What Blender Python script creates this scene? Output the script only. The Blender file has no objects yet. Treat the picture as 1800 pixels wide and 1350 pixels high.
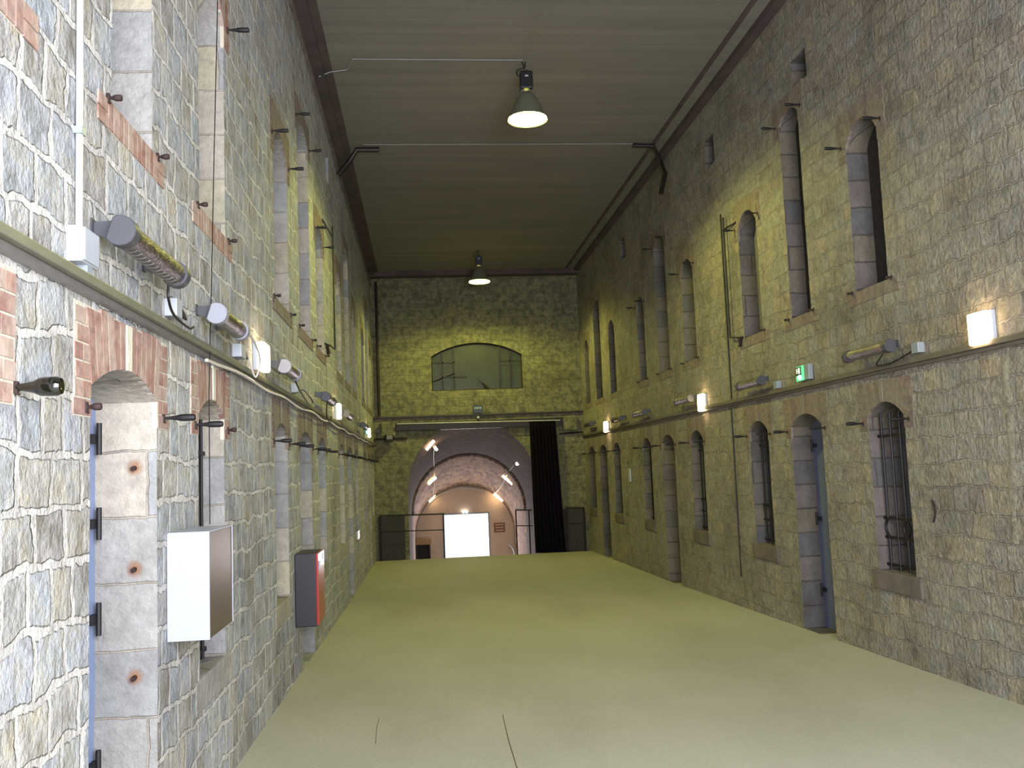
import bpy, bmesh, math, random
from mathutils import Vector, Matrix
random.seed(7)
S = bpy.context.scene
COL = S.collection
pi = math.pi

# ------------------------------------------------------------------ camera
F_PX, YAW, PITCH, ROLL = 1600.0, 0.1007, 0.0924, -0.0392
cam_d = bpy.data.cameras.new('camera')
cam = bpy.data.objects.new('camera', cam_d); COL.objects.link(cam)
cam_d.sensor_width = 36.0; cam_d.lens = F_PX / 1800.0 * 36.0
cam_d.clip_start = 0.05; cam_d.clip_end = 300
cy, sy, cp, sp = math.cos(YAW), math.sin(YAW), math.cos(PITCH), math.sin(PITCH)
Fv = Vector((sy*cp, cy*cp, sp)); R0 = Vector((cy, -sy, 0)); U0 = R0.cross(Fv)
Rv = R0*math.cos(ROLL) + U0*math.sin(ROLL); Uv = -R0*math.sin(ROLL) + U0*math.cos(ROLL)
cam.matrix_world = Matrix(((Rv.x, Uv.x, -Fv.x, 0), (Rv.y, Uv.y, -Fv.y, 0), (Rv.z, Uv.z, -Fv.z, 1.6), (0, 0, 0, 1)))
S.camera = cam

# ------------------------------------------------------------------ world, daylight, exposure
W = bpy.data.worlds.new('daylight'); S.world = W; W.use_nodes = True
bg = W.node_tree.nodes['Background']; bg.inputs[0].default_value = (0.86, 0.90, 1.0, 1); bg.inputs[1].default_value = 4.0
S.view_settings.view_transform = 'Standard'; S.view_settings.look = 'None'
S.view_settings.gamma = 1.0; S.view_settings.use_curve_mapping = False
S.view_settings.exposure = 0.0

def area(name, loc, rot, sx, sy_, energy, color, portal=False):
    l = bpy.data.lights.new(name, 'AREA'); l.shape = 'RECTANGLE'; l.size = sx; l.size_y = sy_
    l.energy = energy; l.color = color
    o = bpy.data.objects.new(name, l); COL.objects.link(o); o.location = loc; o.rotation_euler = rot
    return o
# daylight coming through the open entrance behind the camera, and through the far tunnel doorway
area('entrance_daylight', (1.1, -0.9, 2.3), (pi/2-0.16, 0, 0), 3.4, 3.0, 970, (0.88, 0.90, 1.0))
area('tunnel_daylight', (1.36, 30.6, -0.9), (-pi/2, 0, 0), 1.4, 2.1, 230, (1.0, 0.90, 0.92))
LAMP_COL = (0.86, 0.87, 0.20)
LAMP_STR = 60.0
LAMP_W = 410.0
BULK_STR = 26.0

# ------------------------------------------------------------------ room numbers (metres)
XL, XR, H, YB = -1.1855, 4.0417, 6.57, 22.6
Y0 = -1.3
def floor_z(y):
    if y < 15: return -0.0251*y
    return -0.3765 + (y-15)*(-0.486+0.3765)/7.3
YF = 22.3

# ------------------------------------------------------------------ materials
def lin(c): return tuple((x/12.92 if x <= .04045 else ((x+.055)/1.055)**2.4) for x in c)
def newmat(name):
    m = bpy.data.materials.new(name); m.use_nodes = True
    nt = m.node_tree; b = nt.nodes['Principled BSDF']
    return m, nt, b
def N(nt, t, **kw):
    n = nt.nodes.new(t)
    for k, v in kw.items(): setattr(n, k, v)
    return n
def simple(name, col, rough=.6, metal=0., spec=.5, noise=0., nscale=20., bump=0., bscale=40., coat=0., emit=None, es=0.):
    m, nt, b = newmat(name)
    c = (*lin(col), 1)
    b.inputs['Base Color'].default_value = c; b.inputs['Roughness'].default_value = rough
    b.inputs['Metallic'].default_value = metal; b.inputs['Specular IOR Level'].default_value = spec
    b.inputs['Coat Weight'].default_value = coat
    if noise or bump:
        tc = N(nt, 'ShaderNodeTexCoord'); nz = N(nt, 'ShaderNodeTexNoise'); nz.inputs['Scale'].default_value = nscale; nz.inputs['Detail'].default_value = 5
        nt.links.new(tc.outputs['Object'], nz.inputs['Vector'])
        if noise:
            r = N(nt, 'ShaderNodeMapRange'); r.inputs[1].default_value = .3; r.inputs[2].default_value = .7
            r.inputs[3].default_value = 1-noise; r.inputs[4].default_value = 1+noise
            nt.links.new(nz.outputs['Fac'], r.inputs[0])
            mx = N(nt, 'ShaderNodeVectorMath', operation='SCALE'); mx.inputs[0].default_value = c[:3]
            nt.links.new(r.outputs[0], mx.inputs['Scale']); nt.links.new(mx.outputs[0], b.inputs['Base Color'])
        if bump:
            nb = N(nt, 'ShaderNodeTexNoise'); nb.inputs['Scale'].default_value = bscale; nb.inputs['Detail'].default_value = 4
            nt.links.new(tc.outputs['Object'], nb.inputs['Vector'])
            bp = N(nt, 'ShaderNodeBump'); bp.inputs['Strength'].default_value = bump; bp.inputs['Distance'].default_value = .01
            nt.links.new(nb.outputs['Fac'], bp.inputs['Height']); nt.links.new(bp.outputs[0], b.inputs['Normal'])
    if emit:
        b.inputs['Emission Color'].default_value = (*emit, 1); b.inputs['Emission Strength'].default_value = es
    return m

def ramp(nt, stops, interp='LINEAR'):
    r = N(nt, 'ShaderNodeValToRGB'); cr = r.color_ramp; cr.interpolation = interp
    while len(cr.elements) > 1: cr.elements.remove(cr.elements[-1])
    cr.elements[0].position = stops[0][0]; cr.elements[0].color = (*lin(stops[0][1]), 1)
    for p, c in stops[1:]:
        e = cr.elements.new(p); e.color = (*lin(c), 1)
    return r

def masonry(name, palette, mortar_col, bw=.27, rh=.19, ms=.014, warp=.05, rough_amp=.016, bump=.9, stain=.35, depth=.02, stain_col=(.20,.17,.14), seed=0., patch=None, pmix=.5, vault=False, vary=.17):
    m, nt, b = newmat(name); L = nt.links.new
    tc = N(nt, 'ShaderNodeTexCoord'); sx = N(nt, 'ShaderNodeSeparateXYZ'); L(tc.outputs['Object'], sx.inputs[0])
    cb = N(nt, 'ShaderNodeCombineXYZ'); cb.inputs[2].default_value = seed
    def mth(op, a_, b_):
        q = N(nt, 'ShaderNodeMath', operation=op)
        for i_, v_ in enumerate((a_, b_)):
            if isinstance(v_, (int, float)): q.inputs[i_].default_value = v_
            else: L(v_, q.inputs[i_])
        return q.outputs[0]
    if vault:     # courses follow the barrel vault, whose axis drops away from the hall
        axis = mth('SUBTRACT', 1.19+.23*22.6, mth('MULTIPLY', sx.outputs[1], .23))
        ang = mth('ARCTAN2', mth('SUBTRACT', sx.outputs[2], axis), mth('SUBTRACT', sx.outputs[0], 1.25))
        L(mth('MULTIPLY', ang, 1.6), cb.inputs[0]); L(sx.outputs[1], cb.inputs[1])
    else:
        ad = N(nt, 'ShaderNodeMath', operation='ADD'); L(sx.outputs[0], ad.inputs[0]); L(sx.outputs[1], ad.inputs[1])
        L(ad.outputs[0], cb.inputs[0]); L(sx.outputs[2], cb.inputs[1])
    def warpn(scale, amp, src):
        n = N(nt, 'ShaderNodeTexNoise'); n.inputs['Scale'].default_value = scale; n.inputs['Detail'].default_value = 2
        L(cb.outputs[0], n.inputs['Vector'])
        s = N(nt, 'ShaderNodeVectorMath', operation='SUBTRACT'); s.inputs[1].default_value = (.5, .5, .5); L(n.outputs['Color'], s.inputs[0])
        k = N(nt, 'ShaderNodeVectorMath', operation='SCALE'); k.inputs['Scale'].default_value = amp; L(s.outputs[0], k.inputs[0])
        a_ = N(nt, 'ShaderNodeVectorMath', operation='ADD'); L(src, a_.inputs[0]); L(k.outputs[0], a_.inputs[1])
        return a_.outputs[0]
    v = warpn(1.7, warp*2.4, cb.outputs[0]); v = warpn(7., rough_amp*3.4, v); v = warpn(26., rough_amp*1.5, v)
    br = N(nt, 'ShaderNodeTexBrick'); L(v, br.inputs['Vector'])
    br.offset = .5; br.offset_frequency = 2; br.squash = .72; br.squash_frequency = 3
    br.inputs['Color1'].default_value = (0, 0, 0, 1); br.inputs['Color2'].default_value = (1, 1, 1, 1); br.inputs['Mortar'].default_value = (.5, .5, .5, 1)
    br.inputs['Scale'].default_value = 1; br.inputs['Mortar Size'].default_value = ms; br.inputs['Mortar Smooth'].default_value = .35
    br.inputs['Brick Width'].default_value = bw; br.inputs['Row Height'].default_value = rh; br.inputs['Bias'].default_value = 0
    rp = ramp(nt, [(i/len(palette), c) for i, c in enumerate(palette)], 'CONSTANT'); L(br.outputs['Color'], rp.inputs[0])
    # inner variation of each stone
    n1 = N(nt, 'ShaderNodeTexNoise'); n1.inputs['Scale'].default_value = 14; n1.inputs['Detail'].default_value = 8; n1.inputs['Roughness'].default_value = .7; L(tc.outputs['Object'], n1.inputs['Vector'])
    mr = N(nt, 'ShaderNodeMapRange'); mr.inputs[1].default_value = .3; mr.inputs[2].default_value = .7; mr.inputs[3].default_value = 1-vary*1.2; mr.inputs[4].default_value = 1+vary; L(n1.outputs['Fac'], mr.inputs[0])
    sc = N(nt, 'ShaderNodeVectorMath', operation='SCALE'); 
    if patch:
        np_ = N(nt, 'ShaderNodeTexNoise'); np_.inputs['Scale'].default_value = 6.5; np_.inputs['Detail'].default_value = 6; np_.inputs['Roughness'].default_value = .62; L(tc.outputs['Object'], np_.inputs['Vector'])
        pr = ramp(nt, [(.30+.4*i/(len(patch)-1), c) for i, c in enumerate(patch)]); L(np_.outputs['Fac'], pr.inputs[0])
        pm = N(nt, 'ShaderNodeMix', data_type='RGBA'); pm.inputs[0].default_value = pmix; L(rp.outputs[0], pm.inputs[6]); L(pr.outputs[0], pm.inputs[7]); L(pm.outputs[2], sc.inputs[0])
    else: L(rp.outputs[0], sc.inputs[0])
    L(mr.outputs[0], sc.inputs['Scale'])
    # brown / dark stains
    n2 = N(nt, 'ShaderNodeTexNoise'); n2.inputs['Scale'].default_value = 1.3; n2.inputs['Detail'].default_value = 7; n2.inputs['Roughness'].default_value = .65; L(tc.outputs['Object'], n2.inputs['Vector'])
    m2 = N(nt, 'ShaderNodeMapRange'); m2.inputs[1].default_value = .48; m2.inputs[2].default_value = .72; m2.inputs[3].default_value = 0; m2.inputs[4].default_value = stain; L(n2.outputs['Fac'], m2.inputs[0])
    # mortar
    nm = N(nt, 'ShaderNodeTexNoise'); nm.inputs['Scale'].default_value = 5; nm.inputs['Detail'].default_value = 6; L(tc.outputs['Object'], nm.inputs['Vector'])
    mm = N(nt, 'ShaderNodeMapRange'); mm.inputs[1].default_value = .35; mm.inputs[2].default_value = .65; mm.inputs[3].default_value = .72; mm.inputs[4].default_value = 1.1; L(nm.outputs['Fac'], mm.inputs[0])
    ms_ = N(nt, 'ShaderNodeVectorMath', operation='SCALE'); ms_.inputs[0].default_value = lin(mortar_col); L(mm.outputs[0], ms_.inputs['Scale'])
    mx = N(nt, 'ShaderNodeMix', data_type='RGBA'); L(br.outputs['Fac'], mx.inputs[0]); L(sc.outputs[0], mx.inputs[6]); L(ms_.outputs[0], mx.inputs[7])
    mx2 = N(nt, 'ShaderNodeMix', data_type='RGBA'); L(m2.outputs[0], mx2.inputs[0]); L(mx.outputs[2], mx2.inputs[6]); mx2.inputs[7].default_value = (*lin(stain_col), 1)
    L(mx2.outputs[2], b.inputs['Base Color']); b.inputs['Roughness'].default_value = .88; b.inputs['Specular IOR Level'].default_value = .25
    # relief
    inv = N(nt, 'ShaderNodeMath', operation='SUBTRACT'); inv.inputs[0].default_value = 1; L(br.outputs['Fac'], inv.inputs[1])
    n3 = N(nt, 'ShaderNodeTexNoise'); n3.inputs['Scale'].default_value = 24; n3.inputs['Detail'].default_value = 7; n3.inputs['Roughness'].default_value = .6; L(tc.outputs['Object'], n3.inputs['Vector'])
    ml = N(nt, 'ShaderNodeMath', operation='MULTIPLY_ADD'); L(n3.outputs['Fac'], ml.inputs[0]); ml.inputs[1].default_value = 1.5; L(inv.outputs[0], ml.inputs[2])
    bp = N(nt, 'ShaderNodeBump'); bp.inputs['Strength'].default_value = bump; bp.inputs['Distance'].default_value = depth; L(ml.outputs[0], bp.inputs['Height'])
    L(bp.outputs[0], b.inputs['Normal'])
    return m

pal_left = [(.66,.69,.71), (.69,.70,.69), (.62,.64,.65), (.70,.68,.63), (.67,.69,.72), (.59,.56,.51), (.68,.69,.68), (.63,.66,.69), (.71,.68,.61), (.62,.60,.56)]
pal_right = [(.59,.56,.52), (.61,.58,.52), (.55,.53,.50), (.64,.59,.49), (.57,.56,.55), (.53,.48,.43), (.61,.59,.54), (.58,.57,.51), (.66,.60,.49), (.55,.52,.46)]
MAT = {}
MAT['stone_left'] = masonry('left_wall_rubble_stone', pal_left, (.80,.79,.76), bw=.25, rh=.19, ms=.017, warp=.06, stain=.45, depth=.028, bump=.85, patch=[(.38,.35,.29), (.54,.54,.52), (.66,.67,.68), (.68,.66,.59), (.54,.51,.44)], pmix=.55, vary=.22)
MAT['stone_right'] = masonry('right_wall_rubble_stone', pal_right, (.60,.57,.52), bw=.25, rh=.19, ms=.011, warp=.05, stain=.45, depth=.035, bump=.9, seed=3, patch=[(.40,.37,.32), (.54,.52,.48), (.64,.60,.52), (.55,.55,.52), (.68,.63,.54)], pmix=.6, vary=.27)
MAT['stone_back'] = masonry('end_wall_stone', [(.40,.39,.33), (.43,.41,.34), (.37,.36,.31), (.45,.43,.34)], (.43,.41,.34), bw=.30, rh=.2, ms=.006, warp=.04, stain=.45, depth=.015, seed=5, patch=[(.35,.33,.27), (.42,.41,.33), (.54,.52,.38), (.46,.45,.36)], pmix=.8, vary=.25)
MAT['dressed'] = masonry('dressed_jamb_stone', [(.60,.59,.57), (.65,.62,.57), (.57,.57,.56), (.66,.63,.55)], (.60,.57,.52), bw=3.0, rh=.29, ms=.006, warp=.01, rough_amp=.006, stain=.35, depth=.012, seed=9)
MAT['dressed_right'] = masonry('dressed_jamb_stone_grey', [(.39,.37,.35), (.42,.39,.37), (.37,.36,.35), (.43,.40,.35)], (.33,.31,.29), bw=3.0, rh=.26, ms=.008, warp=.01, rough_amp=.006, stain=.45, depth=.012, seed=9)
MAT['tunnel'] = masonry('tunnel_vault_brick', [(.52,.43,.38), (.58,.48,.42), (.44,.36,.34), (.62,.52,.44)], (.64,.57,.52), bw=.13, rh=.26, ms=.010, warp=.02, rough_amp=.006, stain=.35, depth=.02, seed=11, vault=True)
MAT['tunnel_shaded'] = masonry('shaded_vault_render', [(.32,.27,.26), (.36,.30,.28), (.29,.24,.24)], (.34,.29,.27), bw=.5, rh=.3, ms=.004, warp=.03, rough_amp=.01, stain=.5, depth=.015, seed=12, vault=True, patch=[(.20,.16,.16), (.31,.26,.25), (.42,.35,.33)], pmix=.6)  # darker vault colour paints in the shade of the unlit first bay
def brick_mat(name, cols, wear, wamt):
    m, nt, b = newmat(name); L = nt.links.new
    at = N(nt, 'ShaderNodeAttribute'); at.attribute_name = 'tone'
    rp = ramp(nt, [(i/len(cols), c) for i, c in enumerate(cols)], 'CONSTANT'); L(at.outputs['Fac'], rp.inputs[0])
    tc = N(nt, 'ShaderNodeTexCoord'); n = N(nt, 'ShaderNodeTexNoise'); n.inputs['Scale'].default_value = 22; n.inputs['Detail'].default_value = 7; L(tc.outputs['Object'], n.inputs['Vector'])
    mr = N(nt, 'ShaderNodeMapRange'); mr.inputs[1].default_value = .3; mr.inputs[2].default_value = .7; mr.inputs[3].default_value = .7; mr.inputs[4].default_value = 1.2; L(n.outputs['Fac'], mr.inputs[0])
    sc = N(nt, 'ShaderNodeVectorMath', operation='SCALE'); L(rp.outputs[0], sc.inputs[0]); L(mr.outputs[0], sc.inputs['Scale'])
    nw = N(nt, 'ShaderNodeTexNoise'); nw.inputs['Scale'].default_value = 9; nw.inputs['Detail'].default_value = 7; nw.inputs['Roughness'].default_value = .7; L(tc.outputs['Object'], nw.inputs['Vector'])
    mw = N(nt, 'ShaderNodeMapRange'); mw.inputs[1].default_value = .42; mw.inputs[2].default_value = .66; mw.inputs[3].default_value = 0; mw.inputs[4].default_value = wamt; L(nw.outputs['Fac'], mw.inputs[0])
    mxw = N(nt, 'ShaderNodeMix', data_type='RGBA'); L(mw.outputs[0], mxw.inputs[0]); L(sc.outputs[0], mxw.inputs[6]); mxw.inputs[7].default_value = (*lin(wear), 1)
    L(mxw.outputs[2], b.inputs['Base Color'])
    bp = N(nt, 'ShaderNodeBump'); bp.inputs['Strength'].default_value = .6; bp.inputs['Distance'].default_value = .008; L(n.outputs['Fac'], bp.inputs['Height']); L(bp.outputs[0], b.inputs['Normal'])
    b.inputs['Roughness'].default_value = .85
    return m
MAT['brick_left'] = brick_mat('old_red_brick', [(.55,.41,.36), (.59,.46,.41), (.53,.39,.35), (.62,.53,.48), (.56,.44,.40)], (.70,.65,.59), .55)
MAT['brick_right'] = brick_mat('muted_brick', [(.46,.39,.35), (.49,.43,.37), (.43,.37,.34), (.49,.44,.39)], (.48,.45,.40), .7)
MAT['mortar'] = simple('lime_mortar', (.74,.71,.64), .9, noise=.12, nscale=12, bump=.5, bscale=60)
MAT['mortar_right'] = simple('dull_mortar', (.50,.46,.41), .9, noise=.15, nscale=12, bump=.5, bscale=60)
MAT['pale_wash'] = simple('greenish_pale_plaster_run', (.60,.59,.48), .95, noise=.25, nscale=14, bump=.5)
MAT['keystone'] = simple('pale_limestone', (.78,.76,.68), .85, noise=.1, nscale=15, bump=.4)
def wash_mat():
    m, nt, b = newmat('patchy_plaster_run'); L = nt.links.new
    b.inputs['Base Color'].default_value = (*lin((.60,.58,.50)), 1); b.inputs['Roughness'].default_value = .95
    tc = N(nt, 'ShaderNodeTexCoord'); n = N(nt, 'ShaderNodeTexNoise'); n.inputs['Scale'].default_value = 16; n.inputs['Detail'].default_value = 7; n.inputs['Roughness'].default_value = .7; L(tc.outputs['Object'], n.inputs['Vector'])
    mr = N(nt, 'ShaderNodeMapRange'); mr.inputs[1].default_value = .38; mr.inputs[2].default_value = .6; mr.inputs[3].default_value = .05; mr.inputs[4].default_value = .8; L(n.outputs['Fac'], mr.inputs[0]); L(mr.outputs[0], b.inputs['Alpha'])
    return m
MAT['pale_wash'] = wash_mat()
# floor concrete
def concrete(name, c1, c2, speck, streak=False):
    m, nt, b = newmat(name); L = nt.links.new
    tc = N(nt, 'ShaderNodeTexCoord')
    n = N(nt, 'ShaderNodeTexNoise'); n.inputs['Scale'].default_value = .9; n.inputs['Detail'].default_value = 6; n.inputs['Roughness'].default_value = .6
    mp = N(nt, 'ShaderNodeMapping'); mp.inputs['Scale'].default_value = (1, .45, 1) if not streak else (.3, 3.5, 1)
    L(tc.outputs['Object'], mp.inputs[0]); L(mp.outputs[0], n.inputs['Vector'])
    rp = ramp(nt, [(.30, c1), (.70, c2)]); L(n.outputs['Fac'], rp.inputs[0])
    n2 = N(nt, 'ShaderNodeTexNoise'); n2.inputs['Scale'].default_value = 60; n2.inputs['Detail'].default_value = 4; L(tc.outputs['Object'], n2.inputs['Vector'])
    mr = N(nt, 'ShaderNodeMapRange'); mr.inputs[1].default_value = .3; mr.inputs[2].default_value = .7; mr.inputs[3].default_value = 1-speck; mr.inputs[4].default_value = 1+speck; L(n2.outputs['Fac'], mr.inputs[0])
    sc = N(nt, 'ShaderNodeVectorMath', operation='SCALE'); L(rp.outputs[0], sc.inputs[0]); L(mr.outputs[0], sc.inputs['Scale'])
    out = sc.outputs[0]
    hgt = n2.outputs['Fac']
    if streak:   # board joints cast into the ceiling slab, running across the room
        wv = N(nt, 'ShaderNodeTexWave'); wv.bands_direction = 'Y'; wv.inputs['Scale'].default_value = 1.6; wv.inputs['Distortion'].default_value = .6; wv.inputs['Detail'].default_value = 2; wv.inputs['Detail Scale'].default_value = .4
        L(tc.outputs['Object'], wv.inputs['Vector'])
        m2 = N(nt, 'ShaderNodeMapRange'); m2.inputs[1].default_value = 0; m2.inputs[2].default_value = .15; m2.inputs[3].default_value = .92; m2.inputs[4].default_value = 1; L(wv.outputs['Fac'], m2.inputs[0])
        s3 = N(nt, 'ShaderNodeVectorMath', operation='SCALE'); L(out, s3.inputs[0]); L(m2.outputs[0], s3.inputs['Scale']); out = s3.outputs[0]
        hgt = m2.outputs[0]
    L(out, b.inputs['Base Color']); b.inputs['Roughness'].default_value = .82; b.inputs['Specular IOR Level'].default_value = .3
    bp = N(nt, 'ShaderNodeBump'); bp.inputs['Strength'].default_value = .25; bp.inputs['Distance'].default_value = .004; L(hgt, bp.inputs['Height']); L(bp.outputs[0], b.inputs['Normal'])
    return m
MAT['floor'] = concrete('worn_floor_concrete', (.62,.61,.55), (.68,.67,.61), .08)
MAT['ceiling'] = concrete('board_marked_concrete', (.45,.43,.40), (.51,.49,.45), .10, True)
MAT['edge_beam'] = simple('dark_edge_beam_concrete', (.30,.25,.24), .85, noise=.3, nscale=3, bump=.4)
MAT['cornice'] = simple('cornice_stone', (.40,.36,.33), .9, noise=.3, nscale=4, bump=.6)
MAT['iron'] = simple('black_iron', (.05,.04,.05), .6, .0, noise=.3, nscale=30)
MAT['rusty_iron'] = simple('rusty_iron', (.17,.11,.10), .75, .2, noise=.4, nscale=30, bump=.5)
MAT['bottle_glass'] = simple('dark_green_glass', (.07,.07,.05), .07, 0, .6, coat=.6)
MAT['steel_dark'] = simple('dark_painted_steel', (.15,.12,.11), .5, .4, noise=.2)
MAT['galv'] = simple('galvanised_steel', (.46,.46,.40), .5, .35, noise=.12, nscale=9)
MAT['galv_grey'] = simple('grey_tray_lip', (.50,.49,.48), .45, .5, noise=.1)  # plain grey steel for the tray's lower lip and the floodlight lens
MAT['pvc'] = simple('white_plastic', (.64,.66,.68), .4)
MAT['pvc_grey'] = simple('grey_plastic', (.52,.55,.56), .45)
MAT['door_blue'] = simple('blue_grey_door_paint', (.50,.56,.70), .45, noise=.05, nscale=6)
MAT['cap_grey'] = simple('grey_heater_cap', (.24,.24,.26), .5)
MAT['cap_pale'] = simple('pale_heater_cap', (.52,.53,.56), .5)
MAT['chrome'] = simple('hammered_chrome_reflector', (.56,.52,.58), .24, 1., bump=1., bscale=70)
MAT['cable'] = simple('black_rubber_cable', (.05,.05,.05), .5)
MAT['cable_pale'] = simple('pale_cable', (.72,.70,.66), .35)
MAT['cab_white'] = simple('white_enamel_cabinet', (.62,.64,.70), .35, noise=.03, nscale=6)
MAT['cab_steel'] = simple('brushed_steel_side', (.46,.41,.38), .36, .7)
MAT['black_box'] = simple('black_case', (.07,.06,.09), .45)
MAT['red'] = simple('red_enamel', (.66,.10,.12), .3, coat=.4)
MAT['curtain'] = simple('black_stage_cloth', (.055,.035,.07), .95, spec=.1)
MAT['door_blue_right'] = simple('darker_blue_grey_door_paint', (.40,.43,.55), .55, noise=.08, nscale=6)  # darker, greyer blue for the first door of the right wall
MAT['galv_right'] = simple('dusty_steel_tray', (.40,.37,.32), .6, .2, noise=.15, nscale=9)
MAT['shutter'] = simple('dark_brown_shutter', (.20,.17,.16), .75, noise=.2, nscale=12)
MAT['panel_grey'] = simple('grey_inner_panel', (.40,.38,.41), .8, noise=.15, nscale=8)
MAT['plaster'] = simple('pinkish_tunnel_plaster', (.76,.69,.62), .9, noise=.14, nscale=1.5, bump=.2)
MAT['void'] = simple('dusty_window_room', (.25,.25,.18), .9, noise=.2, nscale=3)
MAT['exit_dark'] = simple('dark_green_sign', (.02,.12,.05), .4)
MAT['exit_lit'] = simple('lit_green_sign', (.10,.55,.25), .4, emit=(.15, .9, .35), es=1.1)
MAT['exit_glow'] = simple('green_pilot_lamp', (.3,.9,.5), .4, emit=(.25, 1, .5), es=6)
MAT['white_print'] = simple('white_print', (.86,.90,.86), .5, emit=(.8,1,.85), es=.5)
MAT['white_plain'] = simple('white_lettering', (.80,.90,.80), .5)
MAT['bulk'] = simple('lit_opal_diffuser', (.95,.9,.8), .4, emit=(1, .74, .42), es=BULK_STR)
MAT['tube'] = simple('lit_fluorescent_tube', (.95,.9,.8), .4, emit=(1, .70, .38), es=24)
MAT['bead'] = simple('lit_small_lamp', (.95,.95,.9), .4, emit=(1, .95, .85), es=10)
MAT['lens'] = simple('lit_lamp_lens', (.95,.97,.85), .3, emit=LAMP_COL, es=LAMP_STR)
MAT['shade'] = simple('ribbed_lamp_reflector', (.42,.42,.36), .4, .3)
MAT['sign_red'] = simple('brownish_notice', (.50,.34,.26), .7)
MAT['crate'] = simple('yellowish_timber', (.62,.52,.36), .8, noise=.1)
def glass_mat():
    m, nt, b = newmat('dusty_window_glass')
    b.inputs['Base Color'].default_value = (*lin((.26,.28,.20)), 1); b.inputs['Roughness'].default_value = .3
    b.inputs['Alpha'].default_value = .45
    return m
MAT['glass'] = glass_mat()
def rust_mat():
    m, nt, b = newmat('rust_stain'); L = nt.links.new
    b.inputs['Base Color'].default_value = (*lin((.60,.38,.18)), 1); b.inputs['Roughness'].default_value = .9
    tc = N(nt, 'ShaderNodeTexCoord'); ln = N(nt, 'ShaderNodeVectorMath', operation='LENGTH'); n = N(nt, 'ShaderNodeTexNoise'); n.inputs['Scale'].default_value = 30
    L(tc.outputs['Object'], ln.inputs[0]); L(tc.outputs['Object'], n.inputs['Vector'])
    mr = N(nt, 'ShaderNodeMapRange'); mr.inputs[1].default_value = .012; mr.inputs[2].default_value = .042; mr.inputs[3].default_value = 1; mr.inputs[4].default_value = 0; L(ln.outputs['Value'], mr.inputs[0])
    ml = N(nt, 'ShaderNodeMath', operation='MULTIPLY'); L(mr.outputs[0], ml.inputs[0]); L(n.outputs['Fac'], ml.inputs[1])
    m3 = N(nt, 'ShaderNodeMath', operation='MULTIPLY'); L(ml.outputs[0], m3.inputs[0]); m3.inputs[1].default_value = 1.1; m3.use_clamp = True
    L(m3.outputs[0], b.inputs['Alpha'])
    return m
MAT['rust'] = rust_mat()

# ------------------------------------------------------------------ helpers
def link(name, me, mats, parent=None, loc=None):
    o = bpy.data.objects.new(name, me); COL.objects.link(o)
    if isinstance(mats, (str,)): mats = [mats]
    for m in mats: me.materials.append(MAT[m])
    if parent is not None: o.parent = parent
    if loc is not None: o.location = loc
    return o
def obj(name, bm, mats, parent=None, smooth=False, loc=None):
    me = bpy.data.meshes.new(name); bm.normal_update(); bm.to_mesh(me); bm.free()
    if smooth:
        for p in me.polygons: p.use_smooth = True
        try: me.set_sharp_from_angle(angle=math.radians(40))
        except Exception: pass
    return link(name, me, mats, parent, loc)
def tag(o, label, cat, group=None, kind=None):
    o['label'] = label; o['category'] = cat
    if group: o['group'] = group
    if kind: o['kind'] = kind
    return o
def struct(o, label, cat):
    return tag(o, label, cat, kind='structure')
def empty(name, loc, rz=0):
    o = bpy.data.objects.new(name, None); COL.objects.link(o); o.location = loc; o.rotation_euler = (0, 0, rz); o.empty_display_size = .1
    return o
def copy_tree(o, parent=None):
    c = o.copy(); COL.objects.link(c)
    if parent is not None: c.parent = parent
    for ch in list(o.children): copy_tree(ch, c)
    return c
def bx(bm, x0, x1, y0, y1, z0, z1, mat=0, bev=0.):
    r = bmesh.ops.create_cube(bm, size=1)['verts']
    bmesh.ops.scale(bm, vec=(x1-x0, y1-y0, z1-z0), verts=r); bmesh.ops.translate(bm, vec=((x0+x1)/2, (y0+y1)/2, (z0+z1)/2), verts=r)
    fs = set(f for v in r for f in v.link_faces)
    for f in fs: f.material_index = mat
    if bev:
        es = list(set(e for f in fs for e in f.edges))
        bmesh.ops.bevel(bm, geom=es, offset=bev, segments=2, affect='EDGES', profile=.6)
    return r
def box(x0, x1, y0, y1, z0, z1, bev=0.):
    bm = bmesh.new(); bx(bm, x0, x1, y0, y1, z0, z1, 0, bev); return bm
def tube(bm, pts, r, seg=8, mat=0, cap=True):
    pts = [Vector(p) for p in pts]; rings = []
    up = None
    for i, p in enumerate(pts):
        d = (pts[min(i+1, len(pts)-1)] - pts[max(i-1, 0)]).normalized()
        if up is None:
            up = Vector((0, 0, 1)) if abs(d.z) < .9 else Vector((1, 0, 0))
        a = d.cross(up).normalized(); b_ = a.cross(d).normalized(); up = b_
        rr = r[i] if isinstance(r, (list, tuple)) else r
        rings.append([bm.verts.new(p + (a*math.cos(t*2*pi/seg) + b_*math.sin(t*2*pi/seg))*rr) for t in range(seg)])
    for i in range(len(rings)-1):
        for t in range(seg):
            f = bm.faces.new((rings[i][t], rings[i][(t+1) % seg], rings[i+1][(t+1) % seg], rings[i+1][t])); f.material_index = mat
    if cap:
        for rg in (rings[0], rings[-1]):
            try: f = bm.faces.new(rg); f.material_index = mat
            except ValueError: pass
    bmesh.ops.recalc_face_normals(bm, faces=bm.faces)
def tb(pts, r, seg=8):
    bm = bmesh.new(); tube(bm, pts, r, seg); return bm
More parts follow.
